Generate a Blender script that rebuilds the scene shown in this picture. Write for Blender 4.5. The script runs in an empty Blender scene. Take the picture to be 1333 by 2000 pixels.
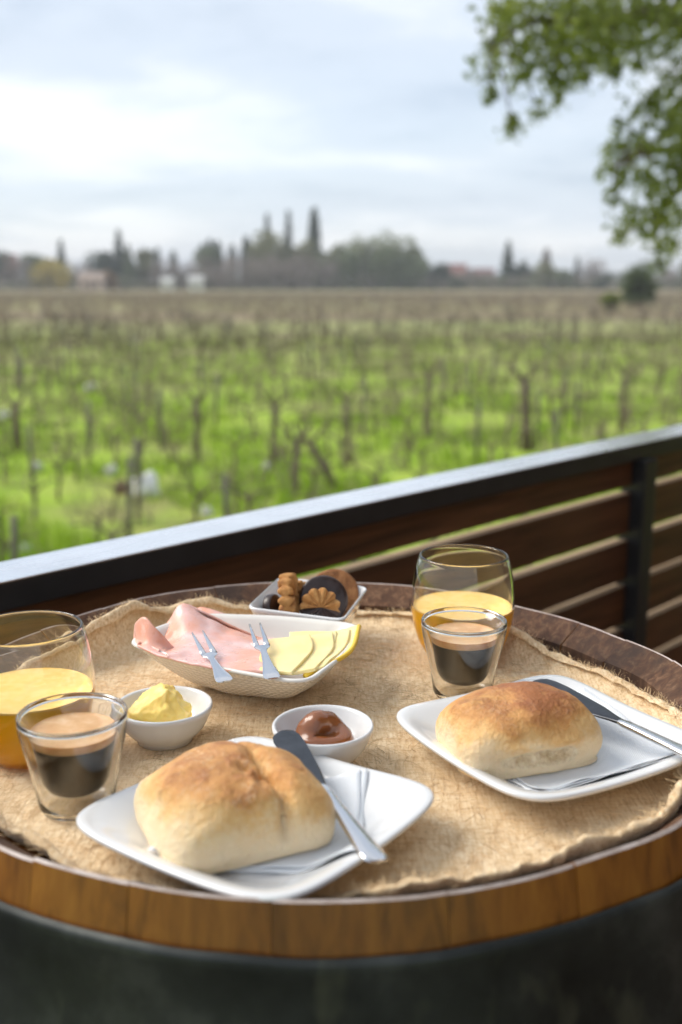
import bpy, bmesh, math, random
import numpy as np
from mathutils import Vector, Matrix, noise

# ------------------------------------------------------------------ scene, camera, sky, sun
scene = bpy.context.scene
RIM = 0.95                    # height of the barrel rim above the deck
HC = RIM + 0.298              # camera height above the deck
GROUND = -2.35                # vineyard ground below the deck
FPX, CX, CY = 2080.0, 666.5, 1000.0
PITCH = math.radians(12.26)

cam_d = bpy.data.cameras.new('camera')
cam = bpy.data.objects.new('camera', cam_d)
scene.collection.objects.link(cam)
cam.location = (0, 0, HC)
cam.rotation_euler = (math.pi / 2 - PITCH, 0, 0)
cam_d.sensor_fit = 'VERTICAL'
cam_d.sensor_height = 36
cam_d.sensor_width = 24
cam_d.lens = FPX * 36 / 2000
cam_d.clip_start = 0.02
cam_d.clip_end = 6000
cam_d.dof.use_dof = True
cam_d.dof.focus_distance = 0.80
cam_d.dof.aperture_fstop = 4.6
scene.camera = cam

SUN_AZ, SUN_EL = math.radians(-74), math.radians(42)   # azimuth from +Y towards +X
world = bpy.data.worlds.new('World')
scene.world = world
world.use_nodes = True
wn = world.node_tree
for n in list(wn.nodes):
    wn.nodes.remove(n)
def W(t, **p):
    n = wn.nodes.new(t)
    for k, v in p.items():
        setattr(n, k, v)
    return n
def wl(a, b):
    wn.links.new(a, b)
def wmath(op, a, b=None, clamp=False):
    n = W('ShaderNodeMath', operation=op, use_clamp=clamp)
    for i, v in enumerate((a, b)):
        if v is None:
            continue
        if isinstance(v, (int, float)):
            n.inputs[i].default_value = v
        else:
            wl(v, n.inputs[i])
    return n.outputs[0]
w_out = W('ShaderNodeOutputWorld')
w_bg = W('ShaderNodeBackground')
w_bg.inputs[1].default_value = 1.0
w_sky = W('ShaderNodeTexSky', sky_type='NISHITA', sun_disc=False)
w_sky.sun_elevation = SUN_EL
w_sky.sun_rotation = SUN_AZ
w_tc = W('ShaderNodeTexCoord')
w_sep = W('ShaderNodeSeparateXYZ')
wl(w_tc.outputs['Generated'], w_sep.inputs[0])
zc = wmath('MAXIMUM', w_sep.outputs[2], 0.0)
den = wmath('ADD', zc, 0.16)
cu = wmath('DIVIDE', w_sep.outputs[0], den)
cv = wmath('DIVIDE', w_sep.outputs[1], den)
w_cmb = W('ShaderNodeCombineXYZ')
wl(wmath('MULTIPLY', cu, 0.8), w_cmb.inputs[0])
wl(cv, w_cmb.inputs[1])
w_cmb.inputs[2].default_value = 3.7
def wnoise(scale, detail, rough, dist, off):
    m = W('ShaderNodeVectorMath', operation='ADD')
    wl(w_cmb.outputs[0], m.inputs[0])
    m.inputs[1].default_value = off
    n = W('ShaderNodeTexNoise')
    n.inputs['Scale'].default_value = scale
    n.inputs['Detail'].default_value = detail
    n.inputs['Roughness'].default_value = rough
    n.inputs['Distortion'].default_value = dist
    wl(m.outputs[0], n.inputs['Vector'])
    return n.outputs['Fac']
def wramp(fac, stops):
    r = W('ShaderNodeValToRGB')
    els = r.color_ramp.elements
    while len(els) < len(stops):
        els.new(0.5)
    for e, (p, c) in zip(els, stops):
        e.position = p
        e.color = (*c, 1)
    r.color_ramp.interpolation = 'EASE'
    wl(fac, r.inputs[0])
    return r.outputs[0]
SKYOFF = (0.3, 0.55, 0.0)
cl = wramp(wnoise(1.15, 6, 0.56, 0.3, SKYOFF), [(0.30, (0.28, 0.325, 0.39)), (0.48, (0.385, 0.425, 0.48)), (0.66, (0.53, 0.545, 0.57))])
w_nm = W('ShaderNodeMixRGB', blend_type='MULTIPLY')
w_nm.inputs[0].default_value = 1
wl(w_sky.outputs[0], w_nm.inputs[1])
w_nm.inputs[2].default_value = (0.10, 0.10, 0.10, 1)
w_mx = W('ShaderNodeMixRGB')
cover = wmath('MULTIPLY_ADD', wnoise(0.5, 3, 0.5, 0.0, (5, 2, 1)), 0.5)
wn.nodes[-1].inputs[2].default_value = 0.62
wl(wmath('MINIMUM', cover, 0.97), w_mx.inputs[0])
wl(w_nm.outputs[0], w_mx.inputs[1])
wl(cl, w_mx.inputs[2])
wl(w_mx.outputs[0], w_bg.inputs[0])
wl(w_bg.outputs[0], w_out.inputs[0])

sun_d = bpy.data.lights.new('sun', 'SUN')
sun_d.energy = 1.65
sun_d.angle = math.radians(36)
sun_d.color = (1.0, 0.94, 0.85)
sun = bpy.data.objects.new('sun', sun_d)
scene.collection.objects.link(sun)
sdir = Vector((math.sin(SUN_AZ) * math.cos(SUN_EL), math.cos(SUN_AZ) * math.cos(SUN_EL), math.sin(SUN_EL)))
sun.rotation_euler = (-sdir).to_track_quat('-Z', 'Y').to_euler()
sun.location = (-4, 3, 8)

vs = scene.view_settings
vs.view_transform = 'Standard'
vs.look = 'None'
vs.exposure = 1.08
vs.gamma = 1
scene.render.engine = 'CYCLES'
cy = scene.cycles
cy.use_denoising = True
cy.max_bounces = 14
cy.transmission_bounces = 12
cy.glossy_bounces = 5
cy.diffuse_bounces = 5
cy.transparent_max_bounces = 12
cy.sample_clamp_indirect = 25
cy.blur_glossy = 0.0
cy.use_adaptive_sampling = True
cy.adaptive_threshold = 0.02

# ------------------------------------------------------------------ helpers
COL = scene.collection
R = random.Random(7)
sp_, cp_ = math.sin(PITCH), math.cos(PITCH)
def ray(px, py):
    x = (px - CX) / FPX
    y = -(py - CY) / FPX
    return Vector((x, cp_ + y * sp_, -sp_ + y * cp_))
def at_z(px, py, z):          # measured point of the photo at height z (relative to the rim)
    r = ray(px, py)
    return Vector((0, 0, HC)) + r * ((z + RIM - HC) / r.z)
def at_y(px, py, y):          # measured point of the photo at forward distance y
    r = ray(px, py)
    return Vector((0, 0, HC)) + r * (y / r.y)

def tag(o, label=None, cat=None, group=None, kind=None):
    if label: o['label'] = label
    if cat: o['category'] = cat
    if group: o['group'] = group
    if kind: o['kind'] = kind
    return o
def empty(name, loc=(0, 0, 0), rz=0.0):
    o = bpy.data.objects.new(name, None)
    COL.objects.link(o)
    o.location = loc
    o.rotation_euler = (0, 0, rz)
    o.empty_display_size = 0.02
    return o
def mk(name, verts, faces, mat, parent=None, smooth=True, loc=None, rot=None, angle=None):
    me = bpy.data.meshes.new(name)
    me.from_pydata([tuple(v) for v in verts], [], faces)
    me.materials.append(mat)
    if smooth:
        me.polygons.foreach_set('use_smooth', [True] * len(me.polygons))
    me.update()
    return link(name, me, parent, loc, rot)
def link(name, me, parent=None, loc=None, rot=None):
    o = bpy.data.objects.new(name, me)
    COL.objects.link(o)
    if parent is not None:
        o.parent = parent
    if loc is not None:
        o.location = loc
    if rot is not None:
        o.rotation_euler = rot
    return o
class Bag:                    # collects pieces of ONE part
    def __init__(s):
        s.v, s.f = [], []
    def add(s, v, f, M=None):
        b = len(s.v)
        s.v += [tuple(M @ Vector(p)) for p in v] if M is not None else [tuple(p) for p in v]
        s.f += [tuple(i + b for i in q) for q in f]
    def build(s, name, mat, parent=None, smooth=True, **k):
        return mk(name, s.v, s.f, mat, parent, smooth, **k)
def recalc(o):
    bm = bmesh.new(); bm.from_mesh(o.data)
    bmesh.ops.recalc_face_normals(bm, faces=bm.faces)
    bm.to_mesh(o.data); bm.free()
    return o
def autosmooth(o, deg=35):
    me = o.data
    bm = bmesh.new(); bm.from_mesh(me)
    for e in bm.edges:
        if len(e.link_faces) == 2 and e.calc_face_angle(0) > math.radians(deg):
            e.smooth = False
    bm.to_mesh(me); bm.free()
    return o
def grid(nu, nv, fn, cu=False, cv=False):
    """fn(u,v) u,v in 0..1; returns verts, faces"""
    v, f = [], []
    for i in range(nu):
        for j in range(nv):
            v.append(fn(i / (nu if cu else nu - 1), j / (nv if cv else nv - 1)))
    for i in range(nu if cu else nu - 1):
        for j in range(nv if cv else nv - 1):
            a = i * nv + j; b = ((i + 1) % nu) * nv + j
            c = ((i + 1) % nu) * nv + (j + 1) % nv; d = i * nv + (j + 1) % nv
            f.append((a, b, c, d))
    return v, f
def lathe(prof, n=72, c=(0, 0, 0)):
    v, f = [], []
    rings = []
    for r, z in prof:
        if r < 1e-6:
            rings.append([len(v)]); v.append((c[0], c[1], c[2] + z))
        else:
            rings.append(list(range(len(v), len(v) + n)))
            for k in range(n):
                a = 2 * math.pi * k / n
                v.append((c[0] + r * math.cos(a), c[1] + r * math.sin(a), c[2] + z))
    for A, B in zip(rings, rings[1:]):
        for k in range(n):
            k2 = (k + 1) % n
            if len(A) == 1 and len(B) == 1:
                continue
            if len(A) == 1:
                f.append((A[0], B[k2], B[k]))
            elif len(B) == 1:
                f.append((A[k], A[k2], B[0]))
            else:
                f.append((A[k], A[k2], B[k2], B[k]))
    return v, f
def spline(pts, n):
    """Catmull-Rom through pts, n samples"""
    P = [Vector(p) for p in pts]
    P = [P[0] * 2 - P[1]] + P + [P[-1] * 2 - P[-2]]
    m = len(P) - 3
    out = []
    for i in range(n):
        t = i / (n - 1) * m
        k = min(int(t), m - 1); t -= k
        a, b, c, d = P[k:k + 4]
        out.append(0.5 * ((2 * b) + (c - a) * t + (2 * a - 5 * b + 4 * c - d) * t * t + (3 * b - a - 3 * c + d) * t ** 3))
    return out
def loft(curves, nu, nv):
    """grid surface through control curves"""
    cs = [spline(c, nv) for c in curves]
    cols = [spline([c[j] for c in cs], nu) for j in range(nv)]
    return grid(nu, nv, lambda u, v: cols[round(v * (nv - 1))][round(u * (nu - 1))])
def tube(path, radii, n=6, caps=True):
    P = [Vector(p) for p in path]
    v, f = [], []
    up = Vector((0.13, 0.31, 0.94)).normalized()
    for i, p in enumerate(P):
        t = (P[min(i + 1, len(P) - 1)] - P[max(i - 1, 0)]).normalized()
        s = t.cross(up)
        if s.length < 1e-3:
            s = t.cross(Vector((1, 0, 0)))
        s.normalize(); w = s.cross(t)
        for k in range(n):
            a = 2 * math.pi * k / n
            v.append(p + (s * math.cos(a) + w * math.sin(a)) * radii[i])
    for i in range(len(P) - 1):
        for k in range(n):
            f.append((i * n + k, i * n + (k + 1) % n, (i + 1) * n + (k + 1) % n, (i + 1) * n + k))
    if caps:
        f.append(tuple(range(n))[::-1]); f.append(tuple((len(P) - 1) * n + k for k in range(n)))
    return v, f
def box_mesh(name, sx, sy, sz, mat, bevel=0.003, seg=2):
    bm = bmesh.new()
    bmesh.ops.create_cube(bm, size=1)
    for q in bm.verts:
        q.co = Vector((q.co.x * sx, q.co.y * sy, q.co.z * sz))
    if bevel:
        bmesh.ops.bevel(bm, geom=list(bm.edges), offset=bevel, segments=seg, affect='EDGES', profile=0.6)
    me = bpy.data.meshes.new(name)
    bm.to_mesh(me); bm.free()
    me.materials.append(mat)
    return me
def box_vf(x0, x1, y0, y1, z0, z1):
    v = [(x, y, z) for z in (z0, z1) for y in (y0, y1) for x in (x0, x1)]
    f = [(0, 2, 3, 1), (4, 5, 7, 6), (0, 1, 5, 4), (2, 6, 7, 3), (0, 4, 6, 2), (1, 3, 7, 5)]
    return v, f
def bar(prof, n=12, sq=3.0):
    """solid along +X: prof of (x, half width, centre z, half thickness); rounded-rectangle sections"""
    v, f = [], []
    for x, hw, z, ht in prof:
        for k in range(n):
            a = 2 * math.pi * (k + 0.5) / n
            c, s = math.cos(a), math.sin(a)
            v.append((x, hw * math.copysign(abs(c) ** (2 / sq), c), z + ht * math.copysign(abs(s) ** (2 / sq), s)))
    m = len(prof)
    for i in range(m - 1):
        for k in range(n):
            f.append((i * n + k, (i + 1) * n + k, (i + 1) * n + (k + 1) % n, i * n + (k + 1) % n))
    f.append(tuple(range(n))); f.append(tuple((m - 1) * n + k for k in range(n))[::-1])
    return v, f
def frame(A, B, up=(0, 0, 1), roll=0.0):
    """matrix with X from A to B and Z near up"""
    A, B = Vector(A), Vector(B)
    x = (B - A).normalized(); y = Vector(up).cross(x).normalized(); z = x.cross(y)
    M = Matrix((x, y, z)).transposed().to_4x4()
    M.translation = A
    return M @ Matrix.Rotation(roll, 4, 'X')
def smooth01(t):
    t = min(1.0, max(0.0, t))
    return t * t * (3 - 2 * t)
def nz(x, y, z=0.0):
    return noise.noise(Vector((x, y, z)))
def interp(tab, x):
    for (a, p), (b, q) in zip(tab, tab[1:]):
        if a <= x <= b:
            return p + (q - p) * smooth01((x - a) / (b - a))
    return tab[0][1] if x < tab[0][0] else tab[-1][1]
def subsurf(o, lv=2):
    m = o.modifiers.new('subdivision', 'SUBSURF'); m.levels = lv; m.render_levels = lv
    return o
def solidify(o, t, off=0):
    m = o.modifiers.new('thickness', 'SOLIDIFY'); m.thickness = t; m.offset = off
    return o

# ------------------------------------------------------------------ materials
class NB:
    def __init__(s, name, rough=0.5, **k):
        s.m = bpy.data.materials.new(name)
        s.m.use_nodes = True
        s.nt = s.m.node_tree
        s.p = s.nt.nodes['Principled BSDF']
        s.p.inputs['Roughness'].default_value = rough
        for kk, v in k.items():
            s.set(kk.replace('_', ' '), v)
    def set(s, name, v):
        i = s.p.inputs[name]
        if hasattr(v, 'is_output'):
            s.nt.links.new(v, i)
        elif isinstance(v, (tuple, list)) and len(v) == 3 and i.type == 'RGBA':
            i.default_value = (*v, 1)
        else:
            i.default_value = v
    def n(s, t, ins=None, **props):
        nd = s.nt.nodes.new(t)
        for k, v in props.items():
            setattr(nd, k, v)
        for k, v in (ins or {}).items():
            i = nd.inputs[k]
            if hasattr(v, 'is_output'):
                s.nt.links.new(v, i)
            elif isinstance(v, (tuple, list)) and len(v) == 3 and i.type == 'RGBA':
                i.default_value = (*v, 1)
            else:
                i.default_value = v
        return nd
    def co(s, scale=(1, 1, 1), kind='Object', rot=(0, 0, 0)):
        tc = s.n('ShaderNodeTexCoord')
        return s.n('ShaderNodeMapping', {'Vector': tc.outputs[kind], 'Scale': scale, 'Rotation': rot}).outputs[0]
    def noise(s, scale, detail=3, rough=0.5, vec=None, dist=0.0):
        vec = vec or s.co()
        return s.n('ShaderNodeTexNoise', {'Vector': vec, 'Scale': scale, 'Detail': detail, 'Roughness': rough, 'Distortion': dist}).outputs['Fac']
    def ramp(s, fac, stops, interp='LINEAR'):
        nd = s.n('ShaderNodeValToRGB', {'Fac': fac})
        cr = nd.color_ramp; cr.interpolation = interp
        while len(cr.elements) < len(stops):
            cr.elements.new(0.5)
        for e, (p, c) in zip(cr.elements, stops):
            e.position = p
            e.color = (c, c, c, 1) if isinstance(c, (int, float)) else (*c, 1)
        return nd.outputs[0]
    def mix(s, fac, a, b, mode='MIX'):
        return s.n('ShaderNodeMixRGB', {'Fac': fac, 'Color1': a, 'Color2': b}, blend_type=mode).outputs[0]
    def math(s, op, a, b=0.0, c=0.0, clamp=False):
        return s.n('ShaderNodeMath', {0: a, 1: b, 2: c}, operation=op, use_clamp=clamp).outputs[0]
    def bump(s, h, strength=0.3, dist=0.002, normal=None):
        ins = {'Height': h, 'Strength': strength, 'Distance': dist}
        if normal is not None:
            ins['Normal'] = normal
        o = s.n('ShaderNodeBump', ins).outputs[0]
        s.set('Normal', o)
        return o
    def color(s, c):
        s.set('Base Color', c)
def plain(name, col, rough=0.5, var=0.12, scale=30, bump=0.0, bdist=0.002, **k):
    b = NB(name, rough, **k)
    f = b.noise(scale, 4, 0.6)
    lo = tuple(c * (1 - var) for c in col); hi = tuple(min(1, c * (1 + var)) for c in col)
    b.color(b.ramp(f, [(0.3, lo), (0.7, hi)]))
    if bump:
        b.bump(b.noise(scale * 4, 4, 0.6), bump, bdist)
    return b.m

def wood(name, dark, mid, light, axis='Z', scale=1.0, rough=0.6, bump=0.25, coat=0.0, rand=0.35):
    b = NB(name, rough)
    st = {'X': (0.06, 1, 1), 'Y': (1, 0.06, 1), 'Z': (1, 1, 0.06)}[axis]
    oi = b.n('ShaderNodeObjectInfo')
    off = b.n('ShaderNodeVectorMath', {0: b.co(st), 1: b.n('ShaderNodeCombineXYZ', {0: b.math('MULTIPLY', oi.outputs['Random'], 37.0), 1: b.math('MULTIPLY', oi.outputs['Random'], 11.0), 2: 0.0}).outputs[0]}, operation='ADD').outputs[0]
    g = b.noise(70 * scale, 5, 0.62, off, 0.6)
    w = b.noise(9 * scale, 3, 0.5, off, 0.3)
    c = b.ramp(g, [(0.28, dark), (0.5, mid), (0.74, light)])
    c2 = b.mix(b.ramp(w, [(0.35, 0.0), (0.7, 0.55)]), c, dark)
    val = b.math('MULTIPLY_ADD', oi.outputs['Random'], rand, 1 - rand / 2)
    hsv = b.n('ShaderNodeHueSaturation', {'Color': c2, 'Value': val, 'Saturation': 1.0})
    b.color(hsv.outputs[0])
    b.bump(g, bump, 0.0015)
    if coat:
        b.set('Coat Weight', coat); b.set('Coat Roughness', 0.25)
    return b

MAT = {}
# barrel oak: honey varnish outside, aged and charred within
b = wood('barrel_oak', (0.10, 0.032, 0.005), (0.27, 0.097, 0.012), (0.38, 0.155, 0.022), 'Z', 1.0, 0.42, 0.2, 0.25, 0.30)
MAT['oak'] = b.m
b = wood('barrel_oak_chime', (0.045, 0.018, 0.008), (0.13, 0.058, 0.026), (0.32, 0.185, 0.10), 'Z', 1.6, 0.85, 0.3, 0.0, 0.5)
stain = b.ramp(b.noise(16, 5, 0.65), [(0.50, 0.0), (0.64, 0.75)])
old = b.p.inputs['Base Color'].links[0].from_socket
saw = b.noise(1.0, 4, 0.6, b.co((500, 500, 60)))
c = b.mix(b.ramp(saw, [(0.40, 0.45), (0.60, 0.0)]), old, (0.05, 0.024, 0.013))
b.color(b.mix(stain, c, (0.030, 0.017, 0.012)))
MAT['chime'] = b.m
b = NB('worn_arris_highlight', 0.55)  # worn pale wood, with the rim's bright highlight put into the colour
b.color(b.ramp(b.noise(60, 4, 0.6), [(0.3, (0.34, 0.26, 0.22)), (0.7, (0.60, 0.51, 0.47))]))
MAT['arris'] = b.m
# galvanised hoop with old patina
b = NB('hoop_steel', 0.48, Metallic=0.55)
c = b.ramp(b.noise(14, 6, 0.6), [(0.3, (0.012, 0.014, 0.013)), (0.5, (0.032, 0.036, 0.034)), (0.68, (0.075, 0.08, 0.074))])
sp = b.ramp(b.noise(26, 3, 0.5, b.co((1, 1, 0.5))), [(0.60, 0.0), (0.72, 0.5)])
b.color(b.mix(sp, c, (0.12, 0.125, 0.085)))
b.set('Roughness', b.ramp(b.noise(9, 4, 0.6), [(0.3, 0.38), (0.7, 0.62)]))
b.bump(b.noise(40, 4, 0.5), 0.15, 0.002)
MAT['hoop'] = b.m
# jute felt
b = NB('jute_cloth', 0.95)
v0 = b.co()
f1 = b.noise(1.0, 5, 0.7, b.co((620, 75, 300), rot=(0, 0, 0.5)), 0.15)
f2 = b.noise(1.0, 5, 0.7, b.co((70, 580, 300), rot=(0, 0, 0.3)), 0.15)
f3 = b.noise(1.0, 4, 0.7, b.co((500, 90, 300), rot=(0, 0, -0.9)), 0.15)
fib = b.math('ADD', b.math('MULTIPLY', f1, 0.34), b.math('ADD', b.math('MULTIPLY', f2, 0.33), b.math('MULTIPLY', f3, 0.33)))
c = b.ramp(fib, [(0.36, (0.42, 0.25, 0.11)), (0.46, (0.72, 0.52, 0.295)), (0.54, (0.88, 0.70, 0.46)), (0.63, (0.96, 0.84, 0.63))])
blot = b.noise(11, 4, 0.6)
c = b.mix(b.ramp(blot, [(0.38, 0.5), (0.62, 0.0)]), c, (0.60, 0.42, 0.22))
speck = b.ramp(b.noise(1.0, 2, 0.5, b.co((240, 420, 300), rot=(0, 0, 0.8))), [(0.69, 0.0), (0.76, 0.65)])
c = b.mix(speck, c, (0.17, 0.075, 0.025))
b.color(c)
b.bump(b.math('ADD', fib, b.math('MULTIPLY', b.noise(60, 4, 0.6), 0.3)), 0.55, 0.0022)
b.set('Sheen Weight', 0.2)
MAT['jute'] = b.m
MAT['fibre'] = plain('jute_fibre', (0.66, 0.47, 0.26), 0.8, 0.35, 18)
MAT['fibre_dark'] = plain('jute_fibre_dark', (0.26, 0.14, 0.055), 0.8, 0.35, 18)
# crockery
b = NB('white_porcelain', 0.12, IOR=1.5)
b.color(b.ramp(b.noise(14, 3), [(0.3, (0.70, 0.70, 0.695)), (0.7, (0.73, 0.73, 0.725))]))
b.set('Coat Weight', 0.25); b.set('Coat Roughness', 0.04)
MAT['porcelain'] = b.m
b = NB('cream_porcelain_woven', 0.22, IOR=1.5)
b.color(b.ramp(b.noise(20, 3), [(0.3, (0.76, 0.735, 0.68)), (0.7, (0.80, 0.775, 0.72))]))
MAT['woven'] = b.m
MAT['napkin'] = None
b = NB('paper_napkin', 0.85)
b.color((0.80, 0.81, 0.83))
wv = b.n('ShaderNodeTexWave', {'Vector': b.co(rot=(0, 0, 0.4)), 'Scale': 260.0, 'Distortion': 3.0, 'Detail': 1.0})
b.bump(b.math('ADD', b.math('MULTIPLY', wv.outputs['Fac'], 0.5), b.noise(60, 3)), 0.35, 0.0008)
b.set('Subsurface Weight', 0.1)
MAT['napkin'] = b.m
b = NB('steel_cutlery', 0.1, Metallic=1.0)
b.color((0.68, 0.68, 0.69))
b.set('Roughness', b.ramp(b.noise(90, 3), [(0.3, 0.06), (0.7, 0.16)]))
MAT['steel'] = b.m
b = NB('blade_dark_reflection', 0.3, Metallic=0.9)  # dark reflection on the blades, put into the base colour
b.color(b.ramp(b.noise(60, 4, 0.6), [(0.3, (0.045, 0.048, 0.055)), (0.7, (0.085, 0.09, 0.10))]))
MAT['blade'] = b.m
b = NB('clear_glass', 0.0, IOR=1.47)
b.set('Transmission Weight', 1.0)
b.color((0.985, 0.99, 0.985))
MAT['glass'] = b.m
# drinks
b = NB('orange_juice', 0.5)
b.set('Specular IOR Level', 0.05)
b.color(b.ramp(b.noise(30, 3), [(0.3, (1.0, 0.58, 0.018)), (0.7, (1.0, 0.64, 0.03))]))
jc = (1.0, 0.58, 0.02)
trn = b.n('ShaderNodeBsdfTranslucent', {'Color': jc})
mxs = b.n('ShaderNodeMixShader', {0: 0.2, 1: b.p.outputs[0], 2: trn.outputs[0]})
b.nt.links.new(mxs.outputs[0], b.nt.nodes['Material Output'].inputs[0])
MAT['juice'] = b.m
b = NB('juice_froth', 0.45)
b.set('Specular IOR Level', 0.2)
b.color(b.ramp(b.noise(120, 4), [(0.35, (0.99, 0.60, 0.15)), (0.65, (1.0, 0.68, 0.24))]))
MAT['froth'] = b.m
b = NB('black_coffee', 0.5)
b.set('Specular IOR Level', 0.05)
b.color(b.ramp(b.noise(1.0, 4, 0.6, b.co((60, 60, 25)), 1.0), [(0.4, (0.006, 0.005, 0.004)), (0.75, (0.022, 0.017, 0.013))]))
MAT['coffee'] = b.m
b = NB('coffee_crema', 0.30)
b.color(b.ramp(b.noise(70, 5, 0.6), [(0.3, (0.55, 0.27, 0.09)), (0.55, (0.68, 0.40, 0.18)), (0.75, (0.80, 0.56, 0.34))]))
b.set('Subsurface Weight', 0.25); b.set('Subsurface Radius', (0.004, 0.002, 0.001)); b.set('Subsurface Scale', 0.5)
MAT['crema'] = b.m
# food
b = NB('butter', 0.38)
b.color(b.ramp(b.noise(45, 4, 0.6), [(0.3, (0.98, 0.66, 0.14)), (0.7, (0.99, 0.76, 0.27))]))
b.set('Subsurface Weight', 0.35); b.set('Subsurface Radius', (0.008, 0.005, 0.0015)); b.set('Subsurface Scale', 0.5)
b.bump(b.noise(220, 4, 0.6), 0.3, 0.0015)
MAT['butter'] = b.m
b = NB('caramel_spread', 0.26)
b.color(b.ramp(b.noise(30, 3), [(0.3, (0.20, 0.062, 0.017)), (0.7, (0.30, 0.105, 0.034))]))
b.set('Subsurface Weight', 0.2); b.set('Subsurface Radius', (0.006, 0.002, 0.0006)); b.set('Subsurface Scale', 0.5)
b.set('Coat Weight', 0.4); b.set('Coat Roughness', 0.08)
MAT['caramel'] = b.m
b = NB('cooked_ham', 0.36)
b.set('Roughness', b.ramp(b.noise(80, 4, 0.6), [(0.35, 0.22), (0.65, 0.5)]))
c = b.ramp(b.noise(24, 5, 0.6), [(0.30, (0.78, 0.33, 0.19)), (0.45, (0.80, 0.42, 0.32)), (0.55, (0.81, 0.50, 0.45)), (0.70, (0.86, 0.64, 0.61))])
b.color(b.mix(b.ramp(b.noise(60, 5, 0.65), [(0.62, 0.0), (0.74, 0.5)]), c, (0.9, 0.66, 0.56)))
b.set('Subsurface Weight', 0.2); b.set('Subsurface Radius', (0.006, 0.003, 0.002)); b.set('Subsurface Scale', 0.3)
b.bump(b.math('ADD', b.noise(170, 5, 0.65), b.noise(50, 3)), 0.3, 0.0012)
MAT['ham'] = b.m
b = NB('sliced_cheese', 0.42)
b.color(b.ramp(b.noise(25, 3), [(0.3, (0.95, 0.73, 0.30)), (0.7, (0.97, 0.80, 0.42))]))
b.set('Subsurface Weight', 0.35); b.set('Subsurface Radius', (0.008, 0.005, 0.002)); b.set('Subsurface Scale', 0.5)
MAT['cheese'] = b.m
MAT['rind'] = plain('cheese_rind', (0.88, 0.58, 0.05), 0.5, 0.1, 40)
def biscuit(name, lo, mid, hi, rough=0.8):
    b = NB(name, rough)
    b.color(b.ramp(b.noise(110, 5, 0.65), [(0.3, lo), (0.5, mid), (0.72, hi)]))
    b.bump(b.noise(420, 4, 0.65), 0.6, 0.0018)
    return b.m
MAT['biscuit'] = biscuit('baked_biscuit', (0.27, 0.10, 0.025), (0.48, 0.22, 0.06), (0.62, 0.34, 0.12))
MAT['biscuit_dark'] = biscuit('baked_biscuit_dark', (0.16, 0.055, 0.018), (0.30, 0.12, 0.04), (0.42, 0.20, 0.07))
b = NB('dark_chocolate', 0.32)
b.color(b.ramp(b.noise(60, 4), [(0.3, (0.020, 0.010, 0.008)), (0.7, (0.045, 0.024, 0.02))]))
b.bump(b.noise(180, 3), 0.25, 0.001)
MAT['choc'] = b.m
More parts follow.
